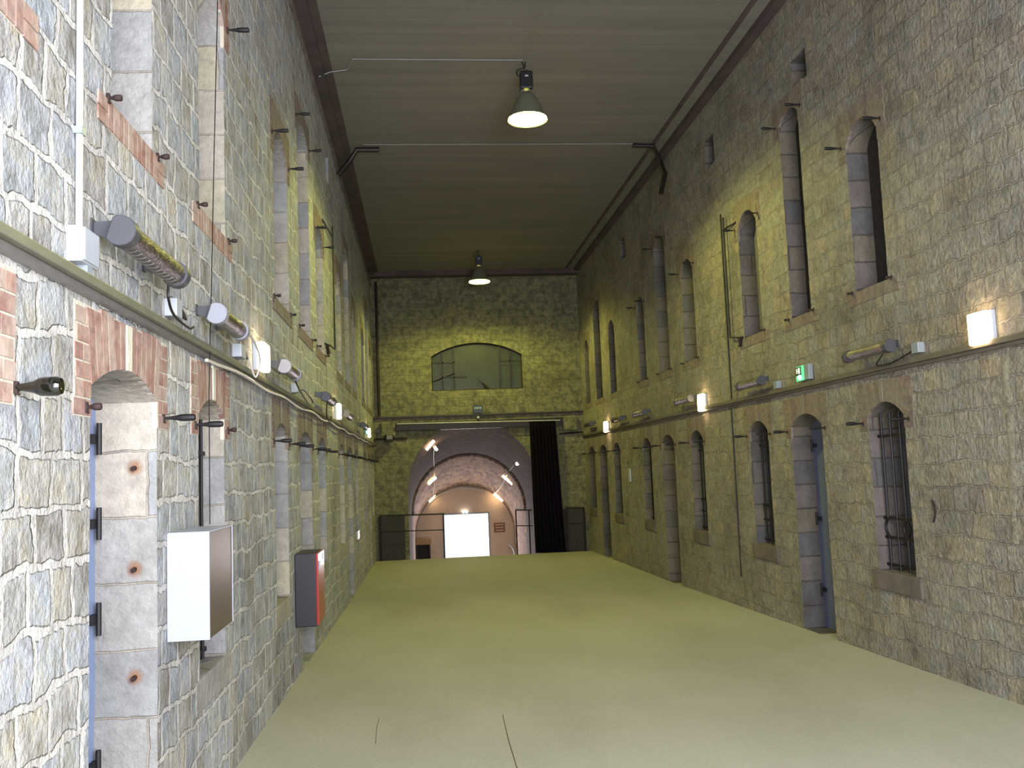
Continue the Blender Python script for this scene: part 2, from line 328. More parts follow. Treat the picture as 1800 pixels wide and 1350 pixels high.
def lathe(bm, prof, axis='z', seg=24, origin=(0, 0, 0), mat=0, close=False):
    rings = []; o = Vector(origin)
    for (r, h) in prof:
        ring = []
        for t in range(seg):
            c, s = math.cos(t*2*pi/seg)*r, math.sin(t*2*pi/seg)*r
            v = {'z': Vector((c, s, h)), 'x': Vector((h, c, s)), 'y': Vector((c, h, s))}[axis]
            ring.append(bm.verts.new(o+v))
        rings.append(ring)
    for i in range(len(rings)-1):
        for t in range(seg):
            f = bm.faces.new((rings[i][t], rings[i][(t+1) % seg], rings[i+1][(t+1) % seg], rings[i+1][t])); f.material_index = mat
    if close:
        for rg in (rings[0], rings[-1]):
            f = bm.faces.new(rg); f.material_index = mat
    bmesh.ops.recalc_face_normals(bm, faces=bm.faces)
def spline(pts, n=8):
    P = [Vector(p) for p in pts]; P = [P[0]*2-P[1]] + P + [P[-1]*2-P[-2]]; out = []
    for i in range(1, len(P)-2):
        for k in range(n):
            t = k/n; a, b_, c, d = P[i-1], P[i], P[i+1], P[i+2]
            out.append(.5*((2*b_) + (c-a)*t + (2*a-5*b_+4*c-d)*t*t + (3*b_-a-3*c+d)*t**3))
    out.append(P[-2]); return out

# ------------------------------------------------------------------ openings
def arch_loop(c, w, z0, z1, crown, n=12, jit=.006):
    """loop of (u,z) points, counter-clockwise, arch springs at z1 and peaks at crown"""
    h = crown - z1; hw = w/2; pts = []
    rnd = random.Random(int(c*1000) + int(z0*100))
    j = lambda: rnd.uniform(-jit, jit)
    nb = 3
    for i in range(nb): pts.append((c-hw + w*i/nb, z0))
    nv = max(3, int((z1-z0)/.13))
    for i in range(nv): pts.append((c+hw + (j() if i else 0), z0 + (z1-z0)*i/nv))
    if h < .01:
        pts += [(c+hw, z1), (c-hw, z1)]
    else:
        R_ = (hw*hw + h*h)/(2*h); a0 = math.asin(min(1, hw/R_)); zc = crown - R_
        for i in range(n+1):
            a_ = a0 - 2*a0*i/n; pts.append((c + R_*math.sin(a_), zc + R_*math.cos(a_)))
    for i in range(1, nv): pts.append((c-hw + j(), z1 - (z1-z0)*i/nv))
    return pts

def wall_with_holes(outer, holes, place, deep):
    """outer/holes: loops of (u,z). place(u,z,d) gives the point d behind the face. deep: depth of each hole."""
    bm = bmesh.new(); es = []; hv = []
    def ring(loop):
        vs = [bm.verts.new(place(u, z, 0)) for u, z in loop]
        for i in range(len(vs)): es.append(bm.edges.new((vs[i], vs[(i+1) % len(vs)])))
        return vs
    ring(outer)
    for h in holes: hv.append(ring(h))
    bmesh.ops.triangle_fill(bm, use_beauty=True, use_dissolve=False, edges=es)
    for h, vs, dp in zip(holes, hv, deep):
        if dp <= 0: continue
        bk = [bm.verts.new(place(u, z, dp)) for u, z in h]
        for i in range(len(vs)):
            k = (i+1) % len(vs); f = bm.faces.new((vs[i], vs[k], bk[k], bk[i])); f.material_index = 1
    return bm
def panel(loop, place, d, thick=.03):
    bm = bmesh.new()
    a_ = [bm.verts.new(place(u, z, d)) for u, z in loop]; b_ = [bm.verts.new(place(u, z, d+thick)) for u, z in loop]
    bm.faces.new(a_); bm.faces.new(b_[::-1])
    for i in range(len(a_)):
        k = (i+1) % len(a_); bm.faces.new((a_[i], b_[i], b_[k], a_[k]))
    bmesh.ops.recalc_face_normals(bm, faces=bm.faces)
    return bm
PL = lambda u, z, d: Vector((XL-d, u, z))
PR = lambda u, z, d: Vector((XR+d, u, z))
PB = lambda u, z, d: Vector((u, YB+d, z))

def brick_head(c, w, z1, crown, top, place, side, side_w=.16, low=.12, key=True):
    """voussoirs over the arch and a few courses of brick beside it; tone per brick, mortar bed behind"""
    bm = bmesh.new(); tone = bm.faces.layers.float.new('tone')
    rnd = random.Random(int(c*777)+int(top*100))
    def block(q, mat, out):
        t = rnd.random(); vs_f = [bm.verts.new(place(u, z, -out)) for u, z in q]; vs_b = [bm.verts.new(place(u, z, .02)) for u, z in q]
        fs = [bm.faces.new(vs_f)] + [bm.faces.new((vs_f[i], vs_b[i], vs_b[(i+1) % len(q)], vs_f[(i+1) % len(q)])) for i in range(len(q))]
        for f in fs: f[tone] = t; f.material_index = mat
    hw = w/2; h = max(crown-z1, .004); R_ = (hw*hw+h*h)/(2*h); a0 = math.asin(min(1, hw/R_)); zc = crown-R_
    def arcz(u):
        u = max(-hw, min(hw, u)); return zc + math.sqrt(max(0, R_*R_-u*u))
    # mortar bed
    m_ = 14; bed = [(c-hw-side_w, z1-low), (c-hw, z1-low)] + [(c-hw+w*i/m_, arcz(-hw+w*i/m_)) for i in range(m_+1)] + [(c+hw, z1-low), (c+hw+side_w, z1-low), (c+hw+side_w, top), (c-hw-side_w, top)]
    # bed in convex strips
    block([(c-hw-side_w, z1-low), (c-hw, z1-low), (c-hw, top), (c-hw-side_w, top)], 1, .002)
    block([(c+hw, z1-low), (c+hw+side_w, z1-low), (c+hw+side_w, top), (c+hw, top)], 1, .002)
    for i in range(m_):
        u0, u1 = -hw+w*i/m_, -hw+w*(i+1)/m_
        block([(c+u0, arcz(u0)), (c+u1, arcz(u1)), (c+u1, top), (c+u0, top)], 1, .002)
    # voussoirs fan
    nv = max(7, int(w/.062)); g = .006
    for i in range(nv):
        f0, f1 = (i/nv)*2-1, ((i+1)/nv)*2-1
        b0, b1 = c+f0*hw+g/2, c+f1*hw-g/2
        t0, t1 = c+f0*(hw+.05)+g/2, c+f1*(hw+.05)-g/2
        iskey = key and i == nv//2
        sk = rnd.uniform(-.012, .012)
        block([(b0, arcz(b0-c)), (b1, arcz(b1-c)), (t1, top+sk), (t0, top+sk)], 2 if iskey else 0, .012 if iskey else .007)
    z = z1-low; row = 0
    while z < top-.03:
        zz = min(z+.065, top)
        for s in (-1, 1):
            off = rnd.uniform(-.02, .02); k = side_w*(.45 if row % 2 else .95) + off
            u0, u1 = sorted((c+s*(hw+.0), c+s*(hw+k)))
            block([(u0+g/2, z+g), (u1-g/2, z+g), (u1-g/2, zz-g/2), (u0+g/2, zz-g/2)], 0, .006)
            if k < side_w*.7:
                u0, u1 = sorted((c+s*(hw+k), c+s*(hw+side_w)))
                block([(u0+g/2, z+g), (u1-g/2, z+g), (u1-g/2, zz-g/2), (u0+g/2, zz-g/2)], 0, .006)
        z = zz; row += 1
    bmesh.ops.recalc_face_normals(bm, faces=bm.faces)
    me = bpy.data.meshes.new('brick_arch'); bm.to_mesh(me); bm.free()
    return me
def brick_sill(c, w, z0, place, th=.12, over=.06):
    bm = bmesh.new(); tone = bm.faces.layers.float.new('tone'); rnd = random.Random(int(c*99)+int(z0*10))
    def block(u0, u1, za, zb, mat, out):
        t = rnd.random(); q = [(u0, za), (u1, za), (u1, zb), (u0, zb)]
        vf = [bm.verts.new(place(u, z, -out)) for u, z in q]; vb = [bm.verts.new(place(u, z, .02)) for u, z in q]
        for f in [bm.faces.new(vf)] + [bm.faces.new((vf[i], vb[i], vb[(i+1) % 4], vf[(i+1) % 4])) for i in range(4)]: f[tone] = t; f.material_index = mat
    block(c-w/2-over-.08, c+w/2+over+.08, z0-th, z0, 1, .002)
    n = int((w+2*over)/.06); s = (w+2*over)/n
    for i in range(n): block(c-w/2-over+i*s+.004, c-w/2-over+(i+1)*s-.004, z0-th+.003, z0-.002, 0, .008)
    for sd in (-1, 1):
        for k in range(2):
            u0, u1 = sorted((c+sd*(w/2+over), c+sd*(w/2+over+.11))); block(u0+.003, u1-.003, z0-th+k*th/2, z0-th+(k+1)*th/2-.006, 0, .007)
    bmesh.ops.recalc_face_normals(bm, faces=bm.faces)
    me = bpy.data.meshes.new('brick_sill'); bm.to_mesh(me); bm.free(); return me

# (kind, centre y, width, bottom, spring, crown, depth)
LOW_L = [('w', 2.31, .63), ('d', 3.815, .83), ('w', 5.305, .63), ('w', 7.87, .69), ('d', 9.49, .91), ('w', 11.0, .73), ('w', 13.6, .75), ('d', 15.07, .93), ('w', 16.6, .75), ('w', 19.05, .8), ('d', 20.5, .95), ('w', 21.8, .75)]
LOW_R = [('w', 7.61, .62), ('d', 9.28, .78), ('w', 10.65, .60), ('w', 13.16, .62), ('d', 14.76, .75), ('w', 16.2, .60), ('w', 18.76, .62), ('d', 20.2, .80), ('w', 21.6, .68)]
UP_L = [('s', 2.45, .6), ('t', 3.90, .54), ('s', 5.39, .66), ('s', 8.05, .80), ('t', 9.65, .90), ('s', 11.1, .78), ('s', 13.6, .75), ('t', 15.1, .93), ('s', 16.6, .75), ('s', 19.05, .8), ('t', 20.5, .95), ('s', 21.8, .75)]
UP_R = [('s', 7.67, .58), ('t', 9.20, .50), ('s', 10.61, .62), ('s', 13.20, .62), ('t', 14.68, .66), ('s', 16.17, .52), ('s', 18.75, .60), ('t', 20.3, .74), ('s', 21.7, .56)]
def spec(kind, c, w, side):
    if kind == 'w': return dict(kind=kind, c=c, w=w, z0=.57, z1=1.96 if side == 'L' else 1.93, cr=2.055, dp=.34)
    if kind == 'd': return dict(kind=kind, c=c, w=w, z0=floor_z(c)+.0, z1=1.96 if side == 'L' else 1.93, cr=2.055, dp=.30 if side == 'L' else .27)
    if kind == 's': return dict(kind=kind, c=c, w=w, z0=3.10, z1=4.46, cr=4.64, dp=.24)
    return dict(kind=kind, c=c, w=w, z0=3.10, z1=5.25, cr=5.35, dp=.22)
OPEN = {'L': [spec(k, c, w, 'L') for k, c, w in LOW_L+UP_L], 'R': [spec(k, c, w, 'R') for k, c, w in LOW_R+UP_R]}
# three small vent niches high in the walls
VENTS = {'L': [(6.6, 5.45, 5.95), (12.3, 5.6, 6.0)], 'R': [(8.86, 5.50, 5.80), (11.82, 5.62, 6.02), (17.3, 5.62, 6.02)]}
ORD = ['nearest', 'second', 'third', 'fourth', 'fifth', 'sixth', 'seventh', 'eighth', 'farthest']
def side_outer():
    pts = []; ys = [Y0 + (YB-Y0)*i/24 for i in range(25)]
    pts += [(y, floor_z(min(y, YF))-.06 if y <= YF else -2.2) for y in ys]
    pts += [(y, H+.0) for y in ys[::-1]]
    return pts
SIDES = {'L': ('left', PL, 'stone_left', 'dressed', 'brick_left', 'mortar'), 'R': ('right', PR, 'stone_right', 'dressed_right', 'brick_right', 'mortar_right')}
counter = {'window': 0, 'door': 0}
HOLD = {}
for sd, (sname, place, mstone, mdress, mbrick, mmort) in SIDES.items():
    loops = [arch_loop(o['c'], o['w'], o['z0'], o['z1'], o['cr']) for o in OPEN[sd]]
    vl = [[(c-.19, a_), (c+.19, a_), (c+.19, b_), (c-.19, b_)] for c, a_, b_ in VENTS[sd]]
    bm = wall_with_holes(side_outer(), loops+vl, place, [o['dp'] for o in OPEN[sd]] + [.3]*len(vl))
    bmesh.ops.recalc_face_normals(bm, faces=bm.faces)
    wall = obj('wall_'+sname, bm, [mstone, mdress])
    struct(wall, 'rough stone %s side wall of the long hall with arched openings' % sname, 'wall')
    for lp in vl: obj('vent_back', panel(lp, place, .29, .02), 'void', wall)
    nlow = {'w': 0, 'd': 0, 's': 0, 't': 0}
    tot = {k: sum(1 for o in OPEN[sd] if o['kind'] == k) for k in 'wdst'}
    for o, lp in zip(OPEN[sd], loops):
        k = o['kind']; i = nlow[k]; nlow[k] += 1
        od = ('%s from the camera' % ORD[i]) if i else 'nearest the camera'
        if i == tot[k]-1 and i: od = 'nearest the end wall'
        if k == 'd':
            counter['door'] += 1
            dr = obj('door_%d' % counter['door'], panel(lp, place, o['dp']-.035, .035), ('door_blue' if sd == 'L' else 'door_blue_right') if i == 0 else 'shutter')
            nm = 'blue-grey' if i == 0 else 'dark'
            struct(dr, '%s door in the arched doorway of the %s wall, %s' % (nm, sname, od), 'door')
            s = -1 if sd == 'L' else 1
            xx = (XL if sd == 'L' else XR) + s*(o['dp']-.035)
            yl = o['c']+o['w']/2
            for zz in ((1.80, 1.43, 1.02, .40) if sd == 'L' else (1.72, .93, .17)):
                b2 = bmesh.new(); bx(b2, *sorted((xx, xx-s*.03)), yl-.11, yl-.02, zz-.02, zz+.02); tube(b2, [(xx-s*.035, yl-.055, zz-.07), (xx-s*.035, yl-.055, zz+.07)], .012)
                obj('hinge', b2, 'iron', dr)
            HOLD[(sd, k, i)] = dr
            root = dr; noun = 'doorway'
        else:
            counter['window'] += 1
            mt = 'panel_grey' if k == 'w' else ('shutter' if i % 3 == 0 or k == 't' else 'panel_grey')
            root = obj('window_%d' % counter['window'], panel(lp, place, o['dp']-.03, .03), mt)
            nm = {'w': 'barred lower window', 's': 'arched upper window', 't': 'tall upper window'}[k]
            struct(root, '%s recess in the %s wall, %s' % (nm, sname, od), 'window'); noun = nm
            HOLD[(sd, k, i)] = root
        if k in 'wd':
            me = brick_head(o['c'], o['w'], o['z1'], o['cr'], 2.245, place, sd)
        else:
            me = brick_head(o['c'], o['w'], o['z1'], o['cr'], o['cr']+.17, place, sd, key=False)
        far = o['c'] > 7   # the bricks further in take the duller, greyer brick colours
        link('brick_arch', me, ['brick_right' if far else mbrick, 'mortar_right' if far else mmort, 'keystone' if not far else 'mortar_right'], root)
        if k in 'st':
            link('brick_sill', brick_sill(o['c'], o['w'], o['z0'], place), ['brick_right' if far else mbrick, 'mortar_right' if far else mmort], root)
        if k == 'w':
            s = -1 if sd == 'L' else 1; X = XL if sd == 'L' else XR
            obj('stone_sill', box(*sorted((X-s*(.004 if sd == 'L' else .02), X+s*.3)), o['c']-o['w']/2-.09, o['c']+o['w']/2+.09, .40, .572, .012), mdress if sd == 'L' else 'cornice', root)
            gx = X+s*(.08 if sd == 'R' and i == 0 else .115); g = empty('window_grille', (0, 0, 0)); g.parent = root
            ya, yb = o['c']-o['w']/2, o['c']+o['w']/2; n = 4
            for q in range(n):
                yy = ya + o['w']*(q+.5)/n
                zt = 1.96
                if q in (1, 3) and sd == 'R' and i == 0: # bars swell round each other in a ring
                    pts = [(gx, yy, .57), (gx, yy, .86)] + [(gx, yy+.05*math.sin(pi*tt/8), .86+.17*tt/8) for tt in range(1, 8)] + [(gx, yy, 1.03), (gx, yy, zt)]
                    b2 = tb(pts, .011, 6)
                    if q == 1: tube(b2, [(gx, yy-.05*math.sin(pi*tt/8), .86+.17*tt/8) for tt in range(0, 9)], .010, 6)
                else: b2 = tb([(gx, yy, .57), (gx, yy, zt)], .011, 6)
                obj('bar', b2, 'iron', g)
            for zz in (.62, .86, 1.03, 1.76):
                obj('crossbar', box(gx-.006, gx+.006, ya-.0, yb+.0, zz-.012, zz+.012), 'iron', g)

# ------------------------------------------------------------------ iron pegs beside the openings
def make_peg(thick, length, matn='iron'):
    """horizontal peg along +x from the wall: small bracket plate, thin neck, thick rounded body"""
    root = empty('shutter_peg', (0, 0, 0))
    bm = bmesh.new(); bx(bm, -.010, .008, -.008, .008, -.020, .018, 0, .002); tube(bm, [(0, 0, -.015), (.012, 0, -.022)], .004)
    obj('bracket', bm, 'rusty_iron', root)
    bm = bmesh.new(); t = thick
    lathe(bm, [(.002, 0), (t*.36, .004), (t*.38, length*.10), (t*.50, length*.26), (t*.66, length*.40), (t*.95, length*.53), (t, length*.64), (t, length*.9), (t*.82, length*.98), (t*.3, length), (.001, length*.995)], 'x', 20)
    obj('peg_body', bm, matn, root, smooth=True)
    return root
peg_big = make_peg(.029, .132, 'bottle_glass'); peg_s = make_peg(.0165, .145); peg_r = make_peg(.016, .165); peg_stub = make_peg(.013, .055, 'rusty_iron')
used = set()
def put_peg(proto, sd, y, z, label, group, name='shutter_peg'):
    if proto.name not in used: o = proto; used.add(proto.name)
    else: o = copy_tree(proto)
    o.location = (XL+.005 if sd == 'L' else XR-.005, y, z); o.rotation_euler = (0, 0, 0 if sd == 'L' else pi)
    tag(o, label, 'shutter peg', group); return o
put_peg(peg_big, 'L', 2.785, 1.893, 'thick bottle-shaped glossy dark peg on the left wall, just before the nearest doorway', 'pegs beside the lower openings')
def near_far(lst, z, sd, kinds, dz=0):
    sname = SIDES[sd][0]; cnt = {}
    for (k, c, w) in lst:
        i = cnt.get(k, 0); cnt[k] = i+1
        tt = sum(1 for q in lst if q[0] == k)
        od = 'farthest' if i == tt-1 and i else ORD[i]
        noun = {'w': 'barred window', 'd': 'doorway', 's': 'arched upper window', 't': 'tall upper window'}[k]
        for sg, wd in ((-1, 'near'), (1, 'far')):
            yield sd, c+sg*(w/2+.085), i, k, sg, 'black iron shutter peg on the %s side of the %s %s, %s wall' % (wd, od, noun, sname)
for sd, y, i, k, sg, lab in near_far(LOW_L, 1.89, 'L', 'wd'):
    if k == 'w' and i == 0: continue
    if k == 'd' and i == 0 and sg < 0:
        put_peg(peg_stub, sd, y+.03, 1.875, lab.replace('black iron shutter peg', 'short rusty stub'), 'pegs beside the lower openings'); continue
    if k == 'w' and i == 1 and sg > 0:
        put_peg(peg_stub, sd, y, 1.90, lab.replace('black iron shutter peg', 'short rusty stub'), 'pegs beside the lower openings'); continue
    put_peg(peg_s, sd, y, 1.892, lab, 'pegs beside the lower openings')
for sd, y, i, k, sg, lab in near_far(LOW_R, 1.89, 'R', 'wd'):
    put_peg(peg_r, sd, y, 1.885, lab, 'pegs beside the lower openings')
for lst, sd in ((UP_L, 'L'), (UP_R, 'R')):
    for sd, y, i, k, sg, lab in near_far(lst, 0, sd, 'st'):
        if (k == 's' and i > 3) or (k == 't' and i > 1) or (sd == 'L' and k == 's' and i == 0): continue
        put_peg(peg_r if sd == 'R' else peg_s, sd, y, 4.50 if k == 's' else 5.27, lab.replace('black iron shutter peg', 'dark iron peg'), 'pegs beside the upper windows')
        put_peg(peg_stub, sd, y-sg*.02, 3.10, lab.replace('black iron shutter peg', 'rusty sill stub'), 'rusty stubs at the upper sills')

# ------------------------------------------------------------------ floor, ceiling
bm = bmesh.new(); prev = None
ys = [Y0, 0, 3, 6, 9, 12, 15, 17, 19, 21, YF]
for y in ys:
    cur = (bm.verts.new((XL-.3, y, floor_z(y))), bm.verts.new((XR+.3, y, floor_z(y))))
    if prev: bm.faces.new((prev[0], prev[1], cur[1], cur[0]))
    prev = cur
a0, b0 = prev; c0 = bm.verts.new((XL-.3, YF, -2.0)); d0 = bm.verts.new((XR+.3, YF, -2.0)); bm.faces.new((a0, b0, d0, c0))
struct(obj('floor', bm, 'floor'), 'sloping olive-beige worn concrete floor of the hall', 'floor')
def crack(name, pts, w, lab):
    bm = bmesh.new()
    for i in range(len(pts)-1):
        (x0, y0), (x1, y1) = pts[i], pts[i+1]
        for q in (0,):
            vs = [bm.verts.new((x0-w, y0, floor_z(y0)+.002)), bm.verts.new((x0+w, y0, floor_z(y0)+.002)), bm.verts.new((x1+w, y1, floor_z(y1)+.002)), bm.verts.new((x1-w, y1, floor_z(y1)+.002))]
            bm.faces.new(vs)
    tag(obj(name, bm, 'steel_dark'), lab, 'floor joint', kind='structure')
crack('trim_1', [(.497, 4.6), (.493, 5.5), (.50, 6.1), (.52, 6.75)], .0028, 'thin dark straight joint in the concrete floor in the foreground')
crack('trim_2', [(-.36, 6.2), (-.375, 6.6), (-.37, 6.9)], .0014, 'short faint hairline crack in the floor left of centre')
bm = box(XL-.3, XR+.3, Y0, YB+.3, H, H+.2)
struct(obj('ceiling', bm, 'ceiling'), 'board-marked grey concrete ceiling slab', 'ceiling')
struct(obj('trim_3', box(XL, XL+.13, Y0, YB, H-.10, H), 'edge_beam'), 'dark edge beam along the top of the left wall', 'beam')
struct(obj('trim_4', box(XR-.12, XR, Y0, YB, H-.08, H), 'edge_beam'), 'dark edge beam along the top of the right wall', 'beam')
struct(obj('trim_5', box(XL, XL+.035, Y0, YB, H-.30, H-.22, .008), 'cornice'), 'thin stone string course high on the left wall', 'trim')
struct(obj('trim_6', box(XL+.13, XL+.22, Y0, YB, H-.035, H), 'edge_beam'), 'dark ceiling strip beside the left edge beam', 'trim')
struct(obj('trim_7', box(XR-.34, XR-.28, Y0, YB, H-.02, H), 'edge_beam'), 'thin dark ceiling line near the right wall', 'trim')
struct(obj('trim_8', box(XL, XR, YB-.32, YB, H-.13, H), 'edge_beam'), 'dark beam across the ceiling at the end wall', 'beam')

# ------------------------------------------------------------------ end wall
TC, TR, TZ = 1.22, 1.60, 1.19
tun = [(TC+TR, -2.4)] + [(TC+TR*math.cos(pi*i/32), TZ+TR*math.sin(pi*i/32)) for i in range(33)] + [(TC-TR, -2.4)]
WX0, WX1 = .285, 2.56
lun = arch_loop((WX0+WX1)/2, WX1-WX0, 3.585, 4.45, 4.775, 20, 0)
outer = [(XL, -2.4)] + tun[::-1] + [(XR, -2.4), (XR, H), (XL, H)]
bm = wall_with_holes(outer, [lun], PB, [.28])
# thickness of the tunnel mouth
for i in range(len(tun)-1):
    p, q = tun[i], tun[i+1]
    f = bm.faces.new([bm.verts.new(PB(p[0], p[1], 0)), bm.verts.new(PB(q[0], q[1], 0)), bm.verts.new(PB(q[0], q[1], .03)), bm.verts.new(PB(p[0], p[1], .03))]); f.material_index = 1
bmesh.ops.remove_doubles(bm, verts=bm.verts, dist=.0005)
struct(obj('wall_back', bm, ['stone_back', 'tunnel']), 'greenish stone end wall above the tunnel mouth', 'wall')
# lunette window
win = obj('window_30', panel(lun, PB, .27, .02), 'void'); struct(win, 'wide segmental-arched lunette window high in the end wall', 'window')
bm = bmesh.new(); fx = YB+.10
for i in range(len(lun)):
    p, q = lun[i], lun[(i+1) % len(lun)]; tube(bm, [(p[0], fx, p[1]), (q[0], fx, q[1])], .03, 6)
obj('window_frame', bm, 'steel_dark', win)
bm = bmesh.new()
bm.faces.new([bm.verts.new((u, fx+.015, z)) for u, z in lun]); obj('pane', bm, 'glass', win)
for x, z0, z1 in ((.56, 3.6, 4.56), (.85, 3.6, 4.68), (2.00, 3.6, 4.68), (2.27, 3.6, 4.56)): obj('mullion', box(x-.018, x+.018, fx-.02, fx+.01, z0, z1), 'iron', win)
for x0, x1, z in ((WX0, .88, 4.30), (2.00, WX1, 4.31), (.53, 1.15, 3.93)): obj('glazing_bar', box(x0, x1, fx-.02, fx+.01, z-.016, z+.016), 'iron', win)
bm = tb([(.30, fx+.03, 3.82), (.86, fx-.01, 4.02)], .02, 6); obj('loose_bar', bm, 'steel_dark', win)
bm = bmesh.new(); tube(bm, [(1.42, fx+.06, 3.90), (1.62, fx+.04, 3.68), (1.68, fx+.02, 3.60)], [.03, .05, .06], 6); bx(bm, 1.12, 1.80, fx-.0, fx+.08, 3.588, 3.625); obj('loose_board', bm, 'steel_dark', win)
# beam, corbels, curtain rail
bm = box(-.64, 3.74, YB-.12, YB, 2.62, 2.82, .01); struct(obj('trim_9', bm, 'steel_dark'), 'dark brown steel lintel spanning above the tunnel arch', 'lintel')
struct(obj('trim_10', box(XL, XR, YB-.06, YB, 2.93, 2.975, .005), 'steel_dark'), 'thin dark ledge across the end wall above the lintel', 'ledge')
struct(obj('trim_11', box(-.98, -.64, YB-.16, YB, 2.50, 2.86, .02), 'stone_back'), 'stone corbel under the left end of the lintel', 'corbel')
struct(obj('trim_12', box(3.52, 3.86, YB-.13, YB, 2.50, 2.86, .02), 'stone_back'), 'stone corbel under the right end of the lintel', 'corbel')
cr = empty('curtain_rail', (0, 0, 0)); obj('rail', tb([(-.60, YB-.24, 2.79), (3.42, YB-.24, 2.745)], .014, 8), 'cable_pale', cr)
for x in (-.58, 1.4, 3.38): obj('bracket', box(x-.015, x+.015, YB-.25, YB-.12, 2.74, 2.82), 'steel_dark', cr)
tag(cr, 'thin pale curtain rail stretched in front of the dark lintel', 'curtain rail')
# curtain
bm = bmesh.new(); cols = 60; rows = 14; grid = []
for r_ in range(rows+1):
    t = r_/rows; x0 = 2.655 + .02*t; x1 = 3.30 + .13*t; z = 2.74*(1-t) + (-.478)*t; row = []
    for c_ in range(cols+1):
        u = c_/cols; row.append(bm.verts.new((x0+(x1-x0)*u, YB-.24 + .030*math.sin(u*48+.6*math.sin(t*3)) + .01*math.sin(u*17+t*4), z)))
    grid.append(row)
for r_ in range(rows):
    for c_ in range(cols): bm.faces.new((grid[r_][c_], grid[r_][c_+1], grid[r_+1][c_+1], grid[r_+1][c_]))
ct = obj('stage_curtain', bm, 'curtain', smooth=True)
sm = ct.modifiers.new('s', 'SOLIDIFY'); sm.thickness = .006
tag(ct, 'tall black pleated curtain hanging at the right of the tunnel mouth', 'curtain')
# railings at the end of the floor
def railing(x0, x1, posts, lab, z1=.59, zm=.21):
    r = empty('handrail', ((x0+x1)/2, YF-.04, floor_z(YF))); dx, dz = -(x0+x1)/2, -floor_z(YF); dy = 0
    def P_(x, z): return (x+dx, 0, z+dz)
    obj('top_rail', tb([P_(x0, z1), P_(x1, z1-.02)], .017), 'iron', r); obj('mid_rail', tb([P_(x0, zm), P_(x1, zm-.02)], .012), 'iron', r)
    for x in posts: obj('post', tb([P_(x, floor_z(YF)), P_(x, z1)], .017), 'iron', r)
    tag(r, lab, 'railing')
railing(-1.05, .46, (-1.05, .46), 'thin dark iron railing at the floor edge left of the bright doorway')
railing(2.22, 2.62, (2.22, 2.54), 'short dark iron railing beside the curtain at the tunnel mouth')
railing(3.46, 3.90, (3.46, 3.90), 'dark iron railing between the curtain and the right wall')
tag(obj('shade_panel', box(-1.12, -.48, YB-.06, YB-.02, -.9, .55, .005), 'shutter'), 'low dark screen standing in for stairwell shade behind the left railing', 'backing')  # dark panels paint the shaded stairwell wall behind the railings
tag(obj('shade_panel', box(3.36, 3.98, YB-.06, YB-.02, -.9, .55, .005), 'shutter'), 'low dark screen standing in for stairwell shade right of the curtain', 'backing')
# exit sign above the tunnel
def text_mesh(s, size, mat, parent, loc, rot, ext=.001):
    cu = bpy.data.curves.new('t', 'FONT'); cu.body = s; cu.size = size; cu.align_x = 'CENTER'; cu.align_y = 'CENTER'; cu.extrude = ext
    tmp = bpy.data.objects.new('t', cu); COL.objects.link(tmp); bpy.context.view_layer.update()
    dg = bpy.context.evaluated_depsgraph_get(); me = bpy.data.meshes.new_from_object(tmp.evaluated_get(dg)); bpy.data.objects.remove(tmp)
    me.materials.clear(); o = link('lettering', me, mat, parent); o.location = loc; o.rotation_euler = rot; return o
sg = empty('exit_sign', (1.40, YB-.04, 3.0)); obj('sign_board', box(-.12, .12, -.02, .04, 0, .20, .006), 'exit_dark', sg)
text_mesh('SORTIE', .058, 'white_plain', sg, (0, -.024, .125), (pi/2, 0, 0))
tag(sg, 'small dark green exit sign above the tunnel mouth', 'sign')
sn = obj('motion_sensor', box(1.37, 1.43, YB-.12, YB, 2.86, 2.92, .01), 'pvc'); tag(sn, 'tiny pale sensor under the exit sign on the end wall', 'sensor')
dp_ = obj('downpipe', tb([(-1.03, YB-.06, 6.35), (-1.03, YB-.06, 2.99)], .035, 10), 'steel_dark'); tag(dp_, 'dark vertical pipe in the left corner of the end wall', 'pipe')
# small projectors at the corner
def floodlight(loc, rz, lab):
    r = empty('floodlight', loc, rz)
    bm = bmesh.new(); bx(bm, -.09, .09, -.06, .06, -.07, .07, 0, .015); obj('housing', bm, 'black_box', r)
    obj('lens', box(-.07, .07, -.067, -.06, -.05, .05), 'galv_grey', r); obj('bracket', tb([(-.10, .0, 0), (-.10, .05, -.1), (.10, .05, -.1), (.10, 0, 0)], .008), 'iron', r)
    tag(r, lab, 'floodlight')
floodlight((-.80, YB-.22, 2.47), .3, 'small black floodlight in the left corner of the end wall')

# ------------------------------------------------------------------ tunnel
def tz(y): return TZ - .23*(y-22.6)
YT = 30.0
def tcx(y): return TC + .013*(y-22.6)
nseg = 36
def vault(name, y0, y1, n, rad, mat, lab):
    bm = bmesh.new(); segs = []
    for k in range(n+1):
        y = y0 + (y1-y0)*k/n
        ring = [(tcx(y)+rad, tz(y)-2.4)] + [(tcx(y)+rad*math.cos(pi*i/nseg), tz(y)+rad*math.sin(pi*i/nseg)) for i in range(nseg+1)] + [(tcx(y)-rad, tz(y)-2.4)]
        segs.append([bm.verts.new((x, y, z)) for x, z in ring])
    for k in range(n):
        for i in range(len(segs[0])-1): bm.faces.new((segs[k][i], segs[k][i+1], segs[k+1][i+1], segs[k+1][i]))
    struct(obj(name, bm, mat, smooth=True), lab, 'vault')
vault('wall_tunnel', YB+.01, 25.9, 10, TR+.004, 'tunnel_shaded', 'shade-coloured first bay of the barrel vault just beyond the tunnel mouth')
vault('wall_tunnel', 25.89, YT+.1, 12, TR+.004, 'tunnel', 'brick barrel vault of the tunnel descending towards the bright doorway')
